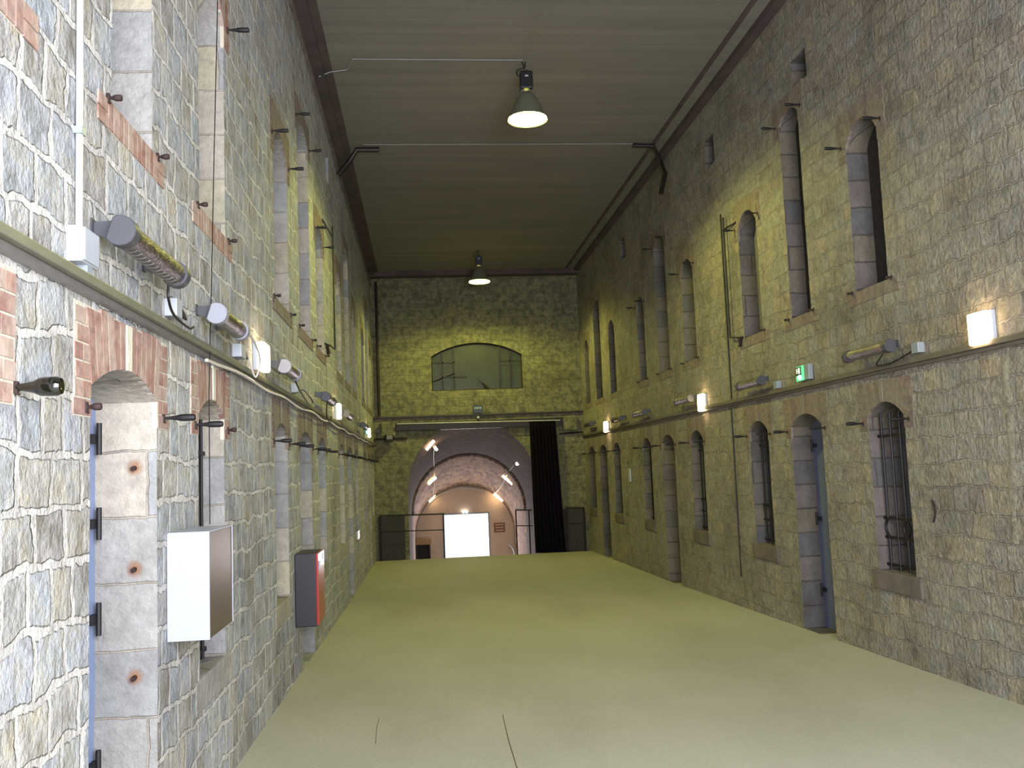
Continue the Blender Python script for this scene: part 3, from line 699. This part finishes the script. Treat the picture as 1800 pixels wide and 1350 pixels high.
# brick rib where the vault changes
bm = bmesh.new(); y0, y1 = 25.85, 26.15; rr = []
for (y, r_) in ((y0, TR+.02), (y0, TR-.05), (y1, TR-.05), (y1, TR+.02)):
    rr.append([bm.verts.new((tcx(y)+r_*math.cos(pi*i/nseg), y, tz(y)+r_*math.sin(pi*i/nseg))) for i in range(nseg+1)])
for k in range(3):
    for i in range(nseg): bm.faces.new((rr[k][i], rr[k][i+1], rr[k+1][i+1], rr[k+1][i]))
struct(obj('trim_13', bm, 'tunnel', smooth=True), 'brick rib ringing the middle of the tunnel vault', 'vault rib')
bm = bmesh.new(); n = 8
for k in range(n):   # steps going down
    y = YF + k*.42; bx(bm, TC-1.6, TC+1.7, y, y+.44, -3.2, -.72-.17*k)
bx(bm, TC-1.6, TC+1.7, YF+n*.42, 33.5, -3.2, -2.1)
struct(obj('stairs', bm, 'floor'), 'concrete steps and lower floor leading down into the tunnel', 'stairs')
# end wall of the tunnel with its doorway
ex0, ex1, exz = .62, 2.07, .17
out = [(TC-2.0, -2.6), (ex0, -2.6), (ex0, exz), (ex1, exz), (ex1, -2.6), (TC+2.1, -2.6), (TC+2.1, 1.6), (TC-2.0, 1.6)]
bm = wall_with_holes(out, [], lambda u, z, d: Vector((u, YT+d, z)), [])
r_ = bmesh.ops.extrude_face_region(bm, geom=list(bm.faces)); bmesh.ops.translate(bm, vec=(0, .3, 0), verts=[v for v in r_['geom'] if isinstance(v, bmesh.types.BMVert)])
bmesh.ops.recalc_face_normals(bm, faces=bm.faces)
struct(obj('wall_far', bm, 'plaster'), 'pinkish plastered wall closing the tunnel around the bright doorway', 'wall')
bm = bmesh.new(); bx(bm, ex0-.05, ex0, YT-.02, YT+.05, -2.1, exz+.05); bx(bm, ex1, ex1+.05, YT-.02, YT+.05, -2.1, exz+.05); bx(bm, ex0, ex1, YT-.02, YT+.05, exz, exz+.05)
struct(obj('trim_14', bm, 'pvc_grey'), 'frame around the bright open doorway at the tunnel end', 'door frame')
tag(obj('ground', box(-30, 30, 33.5, 90, -2.4, -2.15), 'floor'), 'pale ground outside the far doorway', 'ground', kind='structure')
def on_vault(y, ang, r_=TR): return Vector((TC+.05+r_*math.cos(ang), y, tz(y)+r_*math.sin(ang)))
def tube_light(p, d, lab, ln=.30):
    r = empty('tunnel_lamp', p); d = Vector(d).normalized()*ln/2
    obj('diffuser', tb([-d, d], .033, 10), 'tube', r); 
    e = d*1.08
    bm = bmesh.new(); tube(bm, [-e, -d], .037, 10); tube(bm, [d, e], .037, 10); obj('end_cap', bm, 'pvc_grey', r)
    tag(r, lab, 'lamp', 'lamps on the tunnel vault')
tube_light((.20, 23.0, 2.26), (.55, 0, .6), 'bright strip lamp high on the left of the tunnel mouth')
tube_light((.33, 23.4, 2.20), (.12, .6, -.16), 'bright strip lamp turned along the vault by the left of the tunnel mouth', .34)
tube_light((.26, 27.0, 1.33), (.55, 0, .45), 'warm strip lamp half way down the left of the tunnel vault')
tube_light((.27, 29.8, .75), (.4, 0, .5), 'warm strip lamp at the left springing of the far tunnel wall')
tube_light((2.46, 26.8, 1.27), (.55, 0, -.5), 'warm strip lamp half way down the right of the tunnel vault', .38)
tube_light((2.40, 29.7, .68), (.5, 0, -.45), 'warm strip lamp at the right of the far tunnel wall', .36)
tag(obj('tunnel_cable', tb(spline([(.30, 23.6, 2.19), (.29, 24.5, 2.0), (.31, 25.6, 1.78), (.32, 27.0, 1.41), (.31, 28.5, 1.08), (.31, 29.8, .80)], 6), .012, 6), 'cable_pale'), 'pale cable running down the left of the tunnel vault', 'cable')
tag(obj('tunnel_cable', tb(spline([(2.63, 22.75, 2.24), (2.56, 23.8, 2.0), (2.50, 24.8, 1.72), (2.44, 25.6, 1.56), (2.42, 26.5, 1.40), (2.40, 28, 1.10), (2.31, 29.7, .82)], 6), .014, 6), 'cable_pale'), 'pale cable snaking down the right of the tunnel vault', 'cable')
tag(obj('arch_light_rim', tb([(TC+.05+(TR-.05)*math.cos(a_), YT-.05, tz(YT)+(TR-.05)*math.sin(a_)) for a_ in [pi*(.34+.70*i/30) for i in range(31)]] + [(TC+.05-TR+.06, YT-.05, -1.3)], .03, 6), 'cable_pale'), 'white pipe standing in for the rim of light along the arch of the far tunnel wall', 'conduit')  # pale tube draws the bright rim of light at the arch edge
sl = empty('twin_spotlight', (1.32, YT-.04, .22)); obj('bracket', box(-.09, .09, -.02, .04, .0, .03), 'pvc_grey', sl)
for x in (-.055, .055):
    bm = bmesh.new(); bmesh.ops.create_uvsphere(bm, u_segments=12, v_segments=8, radius=.04); bmesh.ops.translate(bm, vec=(x, -.03, .03), verts=bm.verts); obj('lamp_head', bm, 'bead', sl, smooth=True)
tag(sl, 'twin round spotlight lamps above the bright tunnel doorway', 'spotlight')
ns = empty('notice_board', (2.435, YT-.01, -.46)); obj('board', box(-.18, .18, -.015, .005, 0, .31), 'sign_red', ns)
for k in range(3): obj('notice_line', box(-.13, .13, -.018, -.015, .05+.09*k, .08+.09*k), 'plaster', ns)
tag(ns, 'small reddish brown notice right of the bright tunnel doorway', 'notice')
cb = empty('storage_bench', (-.05, 29.4, -2.1)); obj('bench_top', box(-.24, .24, -.3, .3, 1.42, 1.60), 'crate', cb)
for x in (-.21, .19): obj('leg', box(x-.02, x+.02, -.28, .28, 0, 1.42), 'shutter', cb)
obj('back_panel', box(-.2, .2, .2, .22, .2, 1.42), 'shutter', cb)
tag(cb, 'yellowish topped tall cabinet left of the bright tunnel doorway', 'cabinet')
tag(obj('bent_pipe', tb(spline([(2.66, 29.2, -.80), (2.76, 29.2, -.90), (2.83, 29.2, -1.1), (2.86, 29.2, -1.6), (2.86, 29.2, -2.1)], 5), .03, 8), 'pvc'), 'white bent pipe low on the right of the tunnel', 'pipe')
fr = empty('vault_spotlight', (2.52, 24.4, 1.72))
bm = bmesh.new(); bmesh.ops.create_uvsphere(bm, u_segments=12, v_segments=8, radius=.045); obj('lamp_head', bm, 'bead', fr, smooth=True); obj('stem', tb([(0, 0, 0), (.14, .0, .04)], .02), 'pvc', fr)
tag(fr, 'small round white spotlight on the right of the tunnel vault', 'spotlight')

# ------------------------------------------------------------------ cable trays along the side walls
def tray(sd, z0, z1, lab):
    s = 1 if sd == 'L' else -1; X = (XL if sd == 'L' else XR) + s*.003
    r = empty('cable_tray', (X, 0, z0))
    bm = bmesh.new(); d = .055
    bx(bm, *sorted((0, s*d)), Y0+.1, YB-.02, .028, z1-z0, 0, .004); obj('tray_cover', bm, 'galv' if sd == 'L' else 'galv_right', r)
    bm = bmesh.new(); bx(bm, *sorted((0, s*d*.55)), Y0+.1, YB-.02, .0, .026); obj('lower_lip', bm, 'galv_grey' if sd == 'L' else 'galv_right', r)
    return tag(r, lab, 'cable tray'), s, X
tray('L', 2.268, 2.330, 'long grey cable tray running the length of the left wall')
tray('R', 2.30, 2.372, 'long grey cable tray running the length of the right wall')
tag(obj('tray_cable', tb([Vector((XL+.05+.006*math.sin(y*2.1), y, 2.262+.012*math.sin(y*3.3+1)-.006)) for y in [5+.25*i for i in range(66)]], .010, 6), 'cable_pale'), 'loose shiny cable slung under the left wall tray', 'cable')
tag(obj('wall_conduit', tb([(XL+.02, YB-.03, 2.44), (-.36+0*1, YB-.03, 2.44)], .02, 8), 'steel_dark'), 'dark horizontal conduit at the left of the end wall', 'conduit')
tag(obj('wall_conduit', tb([(3.42, YB-.03, 2.42), (XR-.02, YB-.03, 2.44)], .02, 8), 'steel_dark'), 'dark horizontal conduit at the right of the end wall', 'conduit')
# thin vertical cable on the right wall
tag(obj('wall_cable', tb([(XR-.012, 11.50, 4.85), (XR-.012, 11.50, 2.38)], .009, 6), 'cable'), 'thin vertical cable above the right wall tray, beside the third arched upper window', 'cable')
tag(obj('wall_cable', tb([(XR-.012, 11.53, 2.29), (XR-.012, 11.55, .10)], .008, 6), 'cable'), 'thin vertical cable on the right wall below the tray', 'cable')

# ------------------------------------------------------------------ infrared heaters
def make_heater(capmat, L_=.80):
    """axis along +y, wall side at x=0, body out to +x, z=0 at the body centre"""
    root = empty('infrared_heater', (0, 0, 0)); cx_, r_ = .118, .049
    # reflector: open half tube facing down and out
    bm = bmesh.new(); n = 16; A0, A1 = math.radians(-150), math.radians(115)
    for (rad, flip) in ((r_, 0), (r_-.004, 1)):
        v = [[bm.verts.new((cx_+rad*math.cos(A0+(A1-A0)*i/n), y, rad*math.sin(A0+(A1-A0)*i/n))) for i in range(n+1)] for y in (.06, L_-.06)]
        for i in range(n): bm.faces.new((v[0][i], v[0][i+1], v[1][i+1], v[1][i]))
    obj('reflector', bm, 'chrome', root, smooth=True)
    for (y0, y1) in ((0, .065), (L_-.065, L_)):
        bm = bmesh.new(); n = 20
        prof = [(cx_+(r_+.008)*math.cos(a_), (r_+.008)*math.sin(a_)) for a_ in [math.radians(-150)+math.radians(265)*i/n for i in range(n+1)]]
        f0 = [bm.verts.new((x, y0, z)) for x, z in prof]; f1 = [bm.verts.new((x, y1, z)) for x, z in prof]
        bm.faces.new(f0); bm.faces.new(f1[::-1])
        for i in range(len(prof)): k = (i+1) % len(prof); bm.faces.new((f0[i], f1[i], f1[k], f0[k]))
        bmesh.ops.recalc_face_normals(bm, faces=bm.faces); bmesh.ops.bevel(bm, geom=list(bm.edges), offset=.003, segments=1, affect='EDGES')
        obj('end_cap', bm, capmat, root)
    bm = bmesh.new(); tube(bm, [(cx_, .05, 0), (cx_, L_-.05, 0)], .008, 8); obj('heating_tube', bm, 'galv', root)
    bm = bmesh.new()
    path = []
    for t in range(13):
        yy = .08 + (L_-.16)*t/12; arc = [(cx_+(r_+.001)*math.cos(a_), yy, (r_+.001)*math.sin(a_)) for a_ in [math.radians(-150)+math.radians(90)*i/6 for i in range(7)]]
        path += arc if t % 2 == 0 else arc[::-1]
    tube(bm, path, .0016, 4)
    obj('guard', bm, 'galv', root)
    for y in (.07, L_-.12):
        bm = bmesh.new(); v = [bm.verts.new(p) for p in ((0, y, .05), (.07, y, .055), (.118, y, .03), (.10, y, -.035), (.0, y, .01))]; f = bm.faces.new(v)
        q = bmesh.ops.extrude_face_region(bm, geom=[f]); bmesh.ops.translate(bm, vec=(0, .006, 0), verts=[e for e in q['geom'] if isinstance(e, bmesh.types.BMVert)])
        bx(bm, 0, .006, y-.025, y+.025, .0, .06); bmesh.ops.recalc_face_normals(bm, faces=bm.faces)
        obj('bracket', bm, 'cap_grey', root)
    return root
hA = make_heater('cap_grey'); hB = make_heater('cap_pale', .66)
ucount = {hA.name: 0, hB.name: 0}
def put_heater(proto, sd, y, z, lab, tilt=0., L_=.80):
    o = proto if ucount[proto.name] == 0 else copy_tree(proto); ucount[proto.name] += 1
    if sd == 'L': o.location = (XL, y, z); o.rotation_euler = (0, 0, 0)
    else: o.location = (XR, y+L_, z); o.rotation_euler = (0, 0, pi)
    tag(o, lab, 'infrared heater', 'infrared heaters on the walls'); return o
put_heater(hA, 'L', 3.35, 2.515, 'large chrome tube heater with dark end caps nearest the camera on the left wall')
put_heater(hB, 'L', 4.90, 2.482, 'chrome tube heater with pale end cap between two socket boxes on the left wall')
put_heater(hB, 'L', 7.28, 2.475, 'chrome tube heater just beyond the nearest lit wall lamp on the left wall')
put_heater(hA, 'L', 10.35, 2.49, 'dark-capped tube heater just before the second lit lamp of the left wall')
put_heater(hA, 'L', 13.1, 2.47, 'small distant tube heater just beyond the second lit lamp of the left wall')
put_heater(hA, 'L', 16.9, 2.50, 'farthest tube heater on the left wall near the green exit box')
put_heater(hA, 'R', 7.20, 2.50, 'long tube heater nearest the camera on the right wall')
put_heater(hA, 'R', 10.12, 2.50, 'tube heater on the right wall left of the green exit box')
put_heater(hA, 'R', 12.93, 2.52, 'tube heater on the right wall just left of the middle lit lamp')
put_heater(hA, 'R', 15.7, 2.50, 'tube heater on the right wall midway between the middle and far lit lamps')
put_heater(hA, 'R', 17.6, 2.50, 'dark tube heater on the right wall just before the far lit lamp')
put_heater(hA, 'R', 20.8, 2.56, 'dark tube heater at the far end of the right wall beside the end wall')

# junction boxes, sockets, conduit
jb = empty('junction_box', (XL, 3.24, 2.36)); obj('housing', box(0, .055, -.075, .075, 0, .125, .005), 'pvc', jb); obj('lid', box(.055, .063, -.07, .07, .005, .12, .004), 'pvc', jb)
obj('cable_gland', box(.0, .05, -.01, .04, -.03, 0), 'pvc_grey', jb); tag(jb, 'pale grey junction box at the foot of the white vertical conduit', 'junction box')
vc = empty('vertical_conduit', (XL+.016, 3.243, 2.48)); obj('pipe', tb([(0, 0, 0), (0, 0, H-2.60)], .0125, 10), 'pvc', vc)
for z in (.35, 1.3, 2.4): obj('clip', box(-.016, .016, -.02, .02, z, z+.025), 'pvc_grey', vc)
tag(vc, 'white vertical conduit pipe at the near end of the left wall', 'conduit')
def socket(sd, y, z, lab, w=.10, h=.085, plug=True):
    s = 1 if sd == 'L' else -1; X = XL if sd == 'L' else XR
    r = empty('socket_box', (X, y, z), 0 if sd == 'L' else pi); obj('housing', box(0, .06, -w/2, w/2, 0, h, .005), 'pvc' if sd == 'L' else 'pvc_grey', r)
    if plug:
        bm = bmesh.new(); tube(bm, [(.04, w/2*s, h/2), (.04, (w/2+.05)*s, h/2-.005), (.04, (w/2+.14)*s, h/2-.02)], [.022, .018, .007], 10); obj('plug', bm, 'cable', r)
    tag(r, lab, 'socket box', 'socket boxes above the trays')
socket('L', 4.40, 2.375, 'white socket box with black plug below the nearest heater on the left wall')
socket('L', 5.96, 2.375, 'white double socket box below the second heater on the left wall', .16)
socket('L', 8.55, 2.375, 'small pale socket box below the third heater on the left wall')
socket('R', 6.95, 2.40, 'pale socket box just right of the long heater on the right wall', .1, .085, False)
socket('R', 9.9, 2.38, 'pale socket box below the heater left of the green exit box', .1, .085, False)
def cable(pts, r_, mat, lab): tag(obj('heater_cable', tb(spline(pts, 6), r_, 6), mat), lab, 'cable', 'heater leads')
cable([(XL+.11, 4.02, 2.45), (XL+.11, 4.02, 2.39), (XL+.10, 4.15, 2.34), (XL+.09, 4.45, 2.33), (XL+.06, 4.66, 2.37)], .006, 'cable', 'thin black lead looping from the nearest heater to its socket')
cable([(XL+.13, 5.60, 2.47), (XL+.13, 5.85, 2.49), (XL+.12, 6.2, 2.40), (XL+.08, 6.25, 2.28), (XL+.05, 6.18, 2.40)], .006, 'cable_pale', 'pale lead looping from the second heater to its double socket')
cable([(XL+.12, 7.9, 2.42), (XL+.12, 8.2, 2.36), (XL+.10, 9.0, 2.30), (XL+.08, 9.5, 2.36), (XL+.06, 9.0, 2.43), (XL+.04, 8.75, 2.41)], .007, 'cable', 'thin black looped lead under the third heater of the left wall')
cable([(XL+.12, 10.5, 2.43), (XL+.11, 10.55, 2.28), (XL+.10, 11.1, 2.22), (XL+.06, 11.6, 2.34)], .007, 'cable', 'thin dark lead hanging under the dark-capped heater of the left wall')
cable([(XR-.12, 7.35, 2.44), (XR-.10, 7.5, 2.37), (XR-.08, 7.3, 2.36), (XR-.03, 7.02, 2.43)], .006, 'cable', 'thin dark lead under the long heater of the right wall')

# bulkhead lamps
def bulkhead(sd, y, z, lab, w=.20, h=.21, d=.085):
    r = empty('wall_lamp', (XL if sd == 'L' else XR, y, z), 0 if sd == 'L' else pi)
    obj('base', box(0, .035, -w/2, w/2, -h/2, h/2, .008), 'pvc', r)
    obj('diffuser', box(.035, d, -w/2+.004, w/2-.004, -h/2+.004, h/2-.004, .018), 'bulk', r, smooth=True)
    tag(r, lab, 'wall lamp', 'lit bulkhead lamps on the side walls')
bulkhead('L', 6.72, 2.475, 'glowing warm white bulkhead lamp nearest the camera on the left wall', .26)
bulkhead('L', 12.7, 2.475, 'glowing bulkhead lamp half way along the left wall', .22, .22)
bulkhead('L', 19.8, 2.48, 'glowing bulkhead lamp at the far end of the left wall', .22, .20)
bulkhead('R', 6.08, 2.465, 'large glowing bulkhead lamp nearest the camera on the right wall', .22, .24)
bulkhead('R', 12.65, 2.43, 'glowing bulkhead lamp half way along the right wall', .22, .25)
bulkhead('R', 19.5, 2.42, 'glowing bulkhead lamp at the far end of the right wall', .28, .24)
# green exit boxes
def exit_box(sd, y, z, lab):
    r = empty('exit_box', (XL if sd == 'L' else XR, y, z), 0 if sd == 'L' else pi)
    obj('housing', box(0, .05, -.15, .15, 0, .16, .006), 'pvc_grey', r)
    obj('sign_face', box(.05, .056, -.15, .04, .0, .155), 'exit_lit', r)
    obj('pictogram_panel', box(.056, .059, -.145, -.015, .06, .15), 'exit_dark', r)
    bm = bmesh.new(); bx(bm, .059, .061, -.085, -.040, .075, .14); bx(bm, .059, .061, -.13, -.11, .08, .135); bx(bm, .059, .061, -.11, -.095, .10, .11); obj('pictogram', bm, 'white_print', r)
    bm = bmesh.new(); bmesh.ops.create_uvsphere(bm, u_segments=10, v_segments=8, radius=.028); bmesh.ops.translate(bm, vec=(.055, -.05, .035), verts=bm.verts); obj('pilot_lamp', bm, 'exit_glow', r, smooth=True)
    tag(r, lab, 'exit sign')
exit_box('R', 9.16, 2.40, 'green lit emergency exit box between the two nearest heaters of the right wall')
exit_box('L', 18.9, 2.42, 'tiny green lit exit box beside the farthest lamp of the left wall')

# ------------------------------------------------------------------ pendant high-bay lamps
def make_pendant():
    root = empty('pendant_lamp', (0, 0, 0))       # origin at ceiling
    obj('ceiling_hook', tb([(0, 0, 0), (0, 0, -.06), (-.02, 0, -.09), (0, 0, -.115), (.02, 0, -.10)], .006), 'iron', root)
    obj('cord', tb(spline([(-.04, 0, 0), (-.02, 0, -.07), (-.10, 0, -.11), (-.11, 0, -.16), (-.06, 0, -.20)], 5), .007, 6), 'cable', root)
    bm = bmesh.new(); bx(bm, -.075, .075, -.075, .075, -.36, -.14, 0, .012); 
    for i in range(5): bx(bm, -.078, .078, -.078, .078, -.34+.04*i, -.334+.04*i)
    h = obj('ballast_housing', bm, 'black_box', root); obj('fixing_plate', box(-.02, .02, -.082, -.074, -.22, -.20), 'pvc', h)
    bm = bmesh.new()
    for x in (-.055, .055): tube(bm, [(x, 0, -.36), (x, 0, -.42)], .01, 8)
    obj('spacer', bm, 'galv', root)
    prof = [(.035, -.385), (.06, -.395), (.10, -.43), (.135, -.49), (.165, -.56), (.195, -.63), (.225, -.70), (.238, -.735), (.245, -.745)]
    bm = bmesh.new(); lathe(bm, prof, 'z', 40); lathe(bm, [(r_-.004, z) for r_, z in prof], 'z', 40)
    obj('lamp_shade', bm, 'shade', root, smooth=True)
    bm = bmesh.new(); lathe(bm, [(.001, -.745), (.12, -.743), (.236, -.735), (.236, -.725), (.001, -.725)], 'z', 40); obj('lens', bm, 'lens', root, smooth=True)
    return root
pl = make_pendant(); pl.location = (1.40, 10.7, H); tag(pl, 'nearest hanging bell-shaped high-bay lamp, lit', 'pendant lamp', 'high-bay lamps under the ceiling')
p2 = copy_tree(pl); p2.location = (1.40, 20.3, H); tag(p2, 'farther hanging bell-shaped high-bay lamp before the end wall, lit', 'pendant lamp', 'high-bay lamps under the ceiling')
for (nm, y) in (('pendant_bulb', 10.7), ('pendant_bulb_far', 20.3)):
    l = bpy.data.lights.new(nm, 'SPOT'); l.energy = LAMP_W; l.color = LAMP_COL; l.shadow_soft_size = .10; l.spot_size = math.radians(162); l.spot_blend = .35
    lo = bpy.data.objects.new(nm, l); COL.objects.link(lo); lo.location = (1.40, y, H-.86)

# conduits on the ceiling
tag(obj('ceiling_conduit', tb([(XL+.06, 10.9, H-.11), (XL+.20, 10.9, H-.05), (-.78, 10.9, H-.02), (-.70, 10.62, H-.015), (1.36, 10.62, H-.015)], .006, 6), 'pvc_grey'), 'thin pale conduit crossing the ceiling to the nearest pendant lamp', 'conduit')
tag(obj('ceiling_conduit', tb([(-.75, 13.5, H-.015), (3.56, 13.5, H-.015)], .006, 6), 'pvc_grey'), 'thin pale line crossing the ceiling between the two dark brackets', 'conduit')
tag(obj('ceiling_bracket', tb([(-.52, 13.65, H-.04), (-.86, 13.65, H-.04), (-.97, 13.7, H-.20), (XL+.03, 13.8, H-.38)], .04, 8), 'steel_dark'), 'dark bent pipe from the ceiling to the left wall', 'pipe')
tag(obj('ceiling_bracket', tb([(3.40, 13.5, H-.04), (3.72, 13.5, H-.05), (3.84, 13.6, H-.22), (XR-.04, 13.9, H-.36), (XR-.04, 14.2, 5.98)], .035, 8), 'steel_dark'), 'dark bent pipe from the ceiling down the right wall', 'pipe')

# ------------------------------------------------------------------ white cabinet, red fire box on the left wall
cb = empty('wall_cabinet', (XL, 4.384, .875))
bm = bmesh.new(); bx(bm, .005, .190, .0, .51, .0, .485, 0, .003); obj('cabinet_body', bm, 'cab_steel', cb)
obj('end_panel', box(.003, .192, -.006, .0, -.002, .487), 'cab_white', cb)
obj('top_panel', box(.005, .192, .0, .512, .485, .490), 'cab_white', cb)
obj('edge_strip', box(.186, .193, .506, .513, .0, .49), 'cab_white', cb)
tag(cb, 'white metal cabinet with steel side mounted on the left wall over the window bars', 'cabinet')
tag(obj('hanging_wire', tb([(XL+.03, 5.50, H-.02), (XL+.035, 5.42, 4.6), (XL+.04, 5.24, 3.4), (XL+.05, 5.03, 2.06), (XL+.06, 4.98, 1.37)], .003, 5), 'cable'), 'thin wire hanging from the ceiling down to the white cabinet', 'wire')
rb = empty('fire_box', (XL, 8.53, .245))
obj('case', box(0, .19, .0, .50, .0, .655, .008), 'black_box', rb); obj('door', box(.185, .21, .02, .51, .01, .65, .006), 'red', rb)
obj('handle', box(.21, .222, .06, .10, .5, .58), 'pvc', rb); obj('label_plate', box(.21, .212, .35, .45, .56, .62), 'pvc', rb)
tag(rb, 'black fire equipment box with red door low on the left wall', 'fire box')
# electrical switch and small fittings
tag(obj('switch_plate', box(XL, XL+.03, 16.2, 16.6, .47, .62, .005), 'pvc'), 'small pale switch low on the far left wall', 'switch')
tag(obj('wall_thermometer', box(XR-.03, XR, 17.55, 17.70, 1.25, 1.50, .005), 'pvc'), 'narrow pale box on the right wall between the far window groups', 'box')

# iron stubs with rust on the near door jamb
yj = 3.815+.415
for z, w in ((1.669, 'upper'), (1.223, 'middle'), (.756, 'lower')):
    r = empty('iron_stub', (-1.281, yj, z)); obj('stub', tb([(0, .02, 0), (0, -.03, -.005)], .011, 8), 'rusty_iron', r)
    bm = bmesh.new(); bmesh.ops.create_circle(bm, cap_ends=True, segments=24, radius=.045); bmesh.ops.rotate(bm, verts=bm.verts, matrix=Matrix.Rotation(pi/2, 3, 'X')); bmesh.ops.translate(bm, vec=(0, -.002, .0), verts=bm.verts); obj('rust_stain', bm, 'rust', r)
    tag(r, '%s of the three rusty iron stubs on the stone jamb of the nearest left doorway' % w, 'iron stub', 'rusty stubs on the door jamb')

# iron frames folded beside the third upper window groups
def iron_frame(sd, y0, y1, z0, z1, lab):
    s = 1 if sd == 'L' else -1; X = XL if sd == 'L' else XR; r = empty('iron_hanger', (X, y1, z0))
    x = s*.05; a_ = y0-y1; h = z1-z0
    obj('upright', tb([(x, 0, 0), (x, 0, h)], .012, 6), 'iron', r)
    obj('stay', tb([(s*.01, a_, h-.16), (x, 0, h-.16)], .010, 6), 'iron', r)
    obj('stay', tb([(x, 0, 0), (x, a_*.7, -.04), (s*.01, a_, -.05)], .012, 6), 'iron', r)
    obj('foot', tb([(s*.03, a_*.9, -.05), (s*.03, a_*.8, -.16)], .02, 6), 'rusty_iron', r)
    tag(r, lab, 'iron frame')
iron_frame('R', 10.95, 11.30, 3.17, 4.75, 'thin iron rod frame beside the third arched upper window of the right wall')
iron_frame('L', 11.5, 12.4, 3.30, 5.0, 'thin iron rod frame beyond the third arched upper window of the left wall')
# iron crescent and rag of plaster on the right wall
tag(obj('iron_ring', tb([(XR-.01, 6.96-.035*math.sin(pi*i/8), 1.215-.17*i/8) for i in range(9)], .008, 6), 'rusty_iron'), 'small crescent of rusty iron on the near right wall', 'iron ring')
bm = bmesh.new(); rnd = random.Random(4); pv = None
for i in range(24):
    t = i/23; z = 2.30-1.35*t; yc = 5.90+.07*t+.01*math.sin(t*9); w = .062*(1-.4*t)*rnd.uniform(.6, 1.2)
    cur = [bm.verts.new((XR-.001, yc-w, z)), bm.verts.new((XR-.012, yc, z)), bm.verts.new((XR-.001, yc+w, z))]
    if pv:
        bm.faces.new((pv[0], pv[1], cur[1], cur[0])); bm.faces.new((pv[1], pv[2], cur[2], cur[1]))
    pv = cur
struct(obj('trim_15', bm, 'pale_wash', smooth=True), 'pale vertical run of plaster below the tray at the near right wall', 'plaster')

# wall behind the camera with the open entrance, so daylight enters only through it
bm = bmesh.new(); bx(bm, XL-.3, -.95, Y0-.3, Y0, -.1, H); bx(bm, 3.2, XR+.3, Y0-.3, Y0, -.1, H); bx(bm, -.95, 3.2, Y0-.3, Y0, 4.0, H)
struct(obj('wall_front', bm, 'stone_right'), 'stone wall around the entrance behind the camera', 'wall')
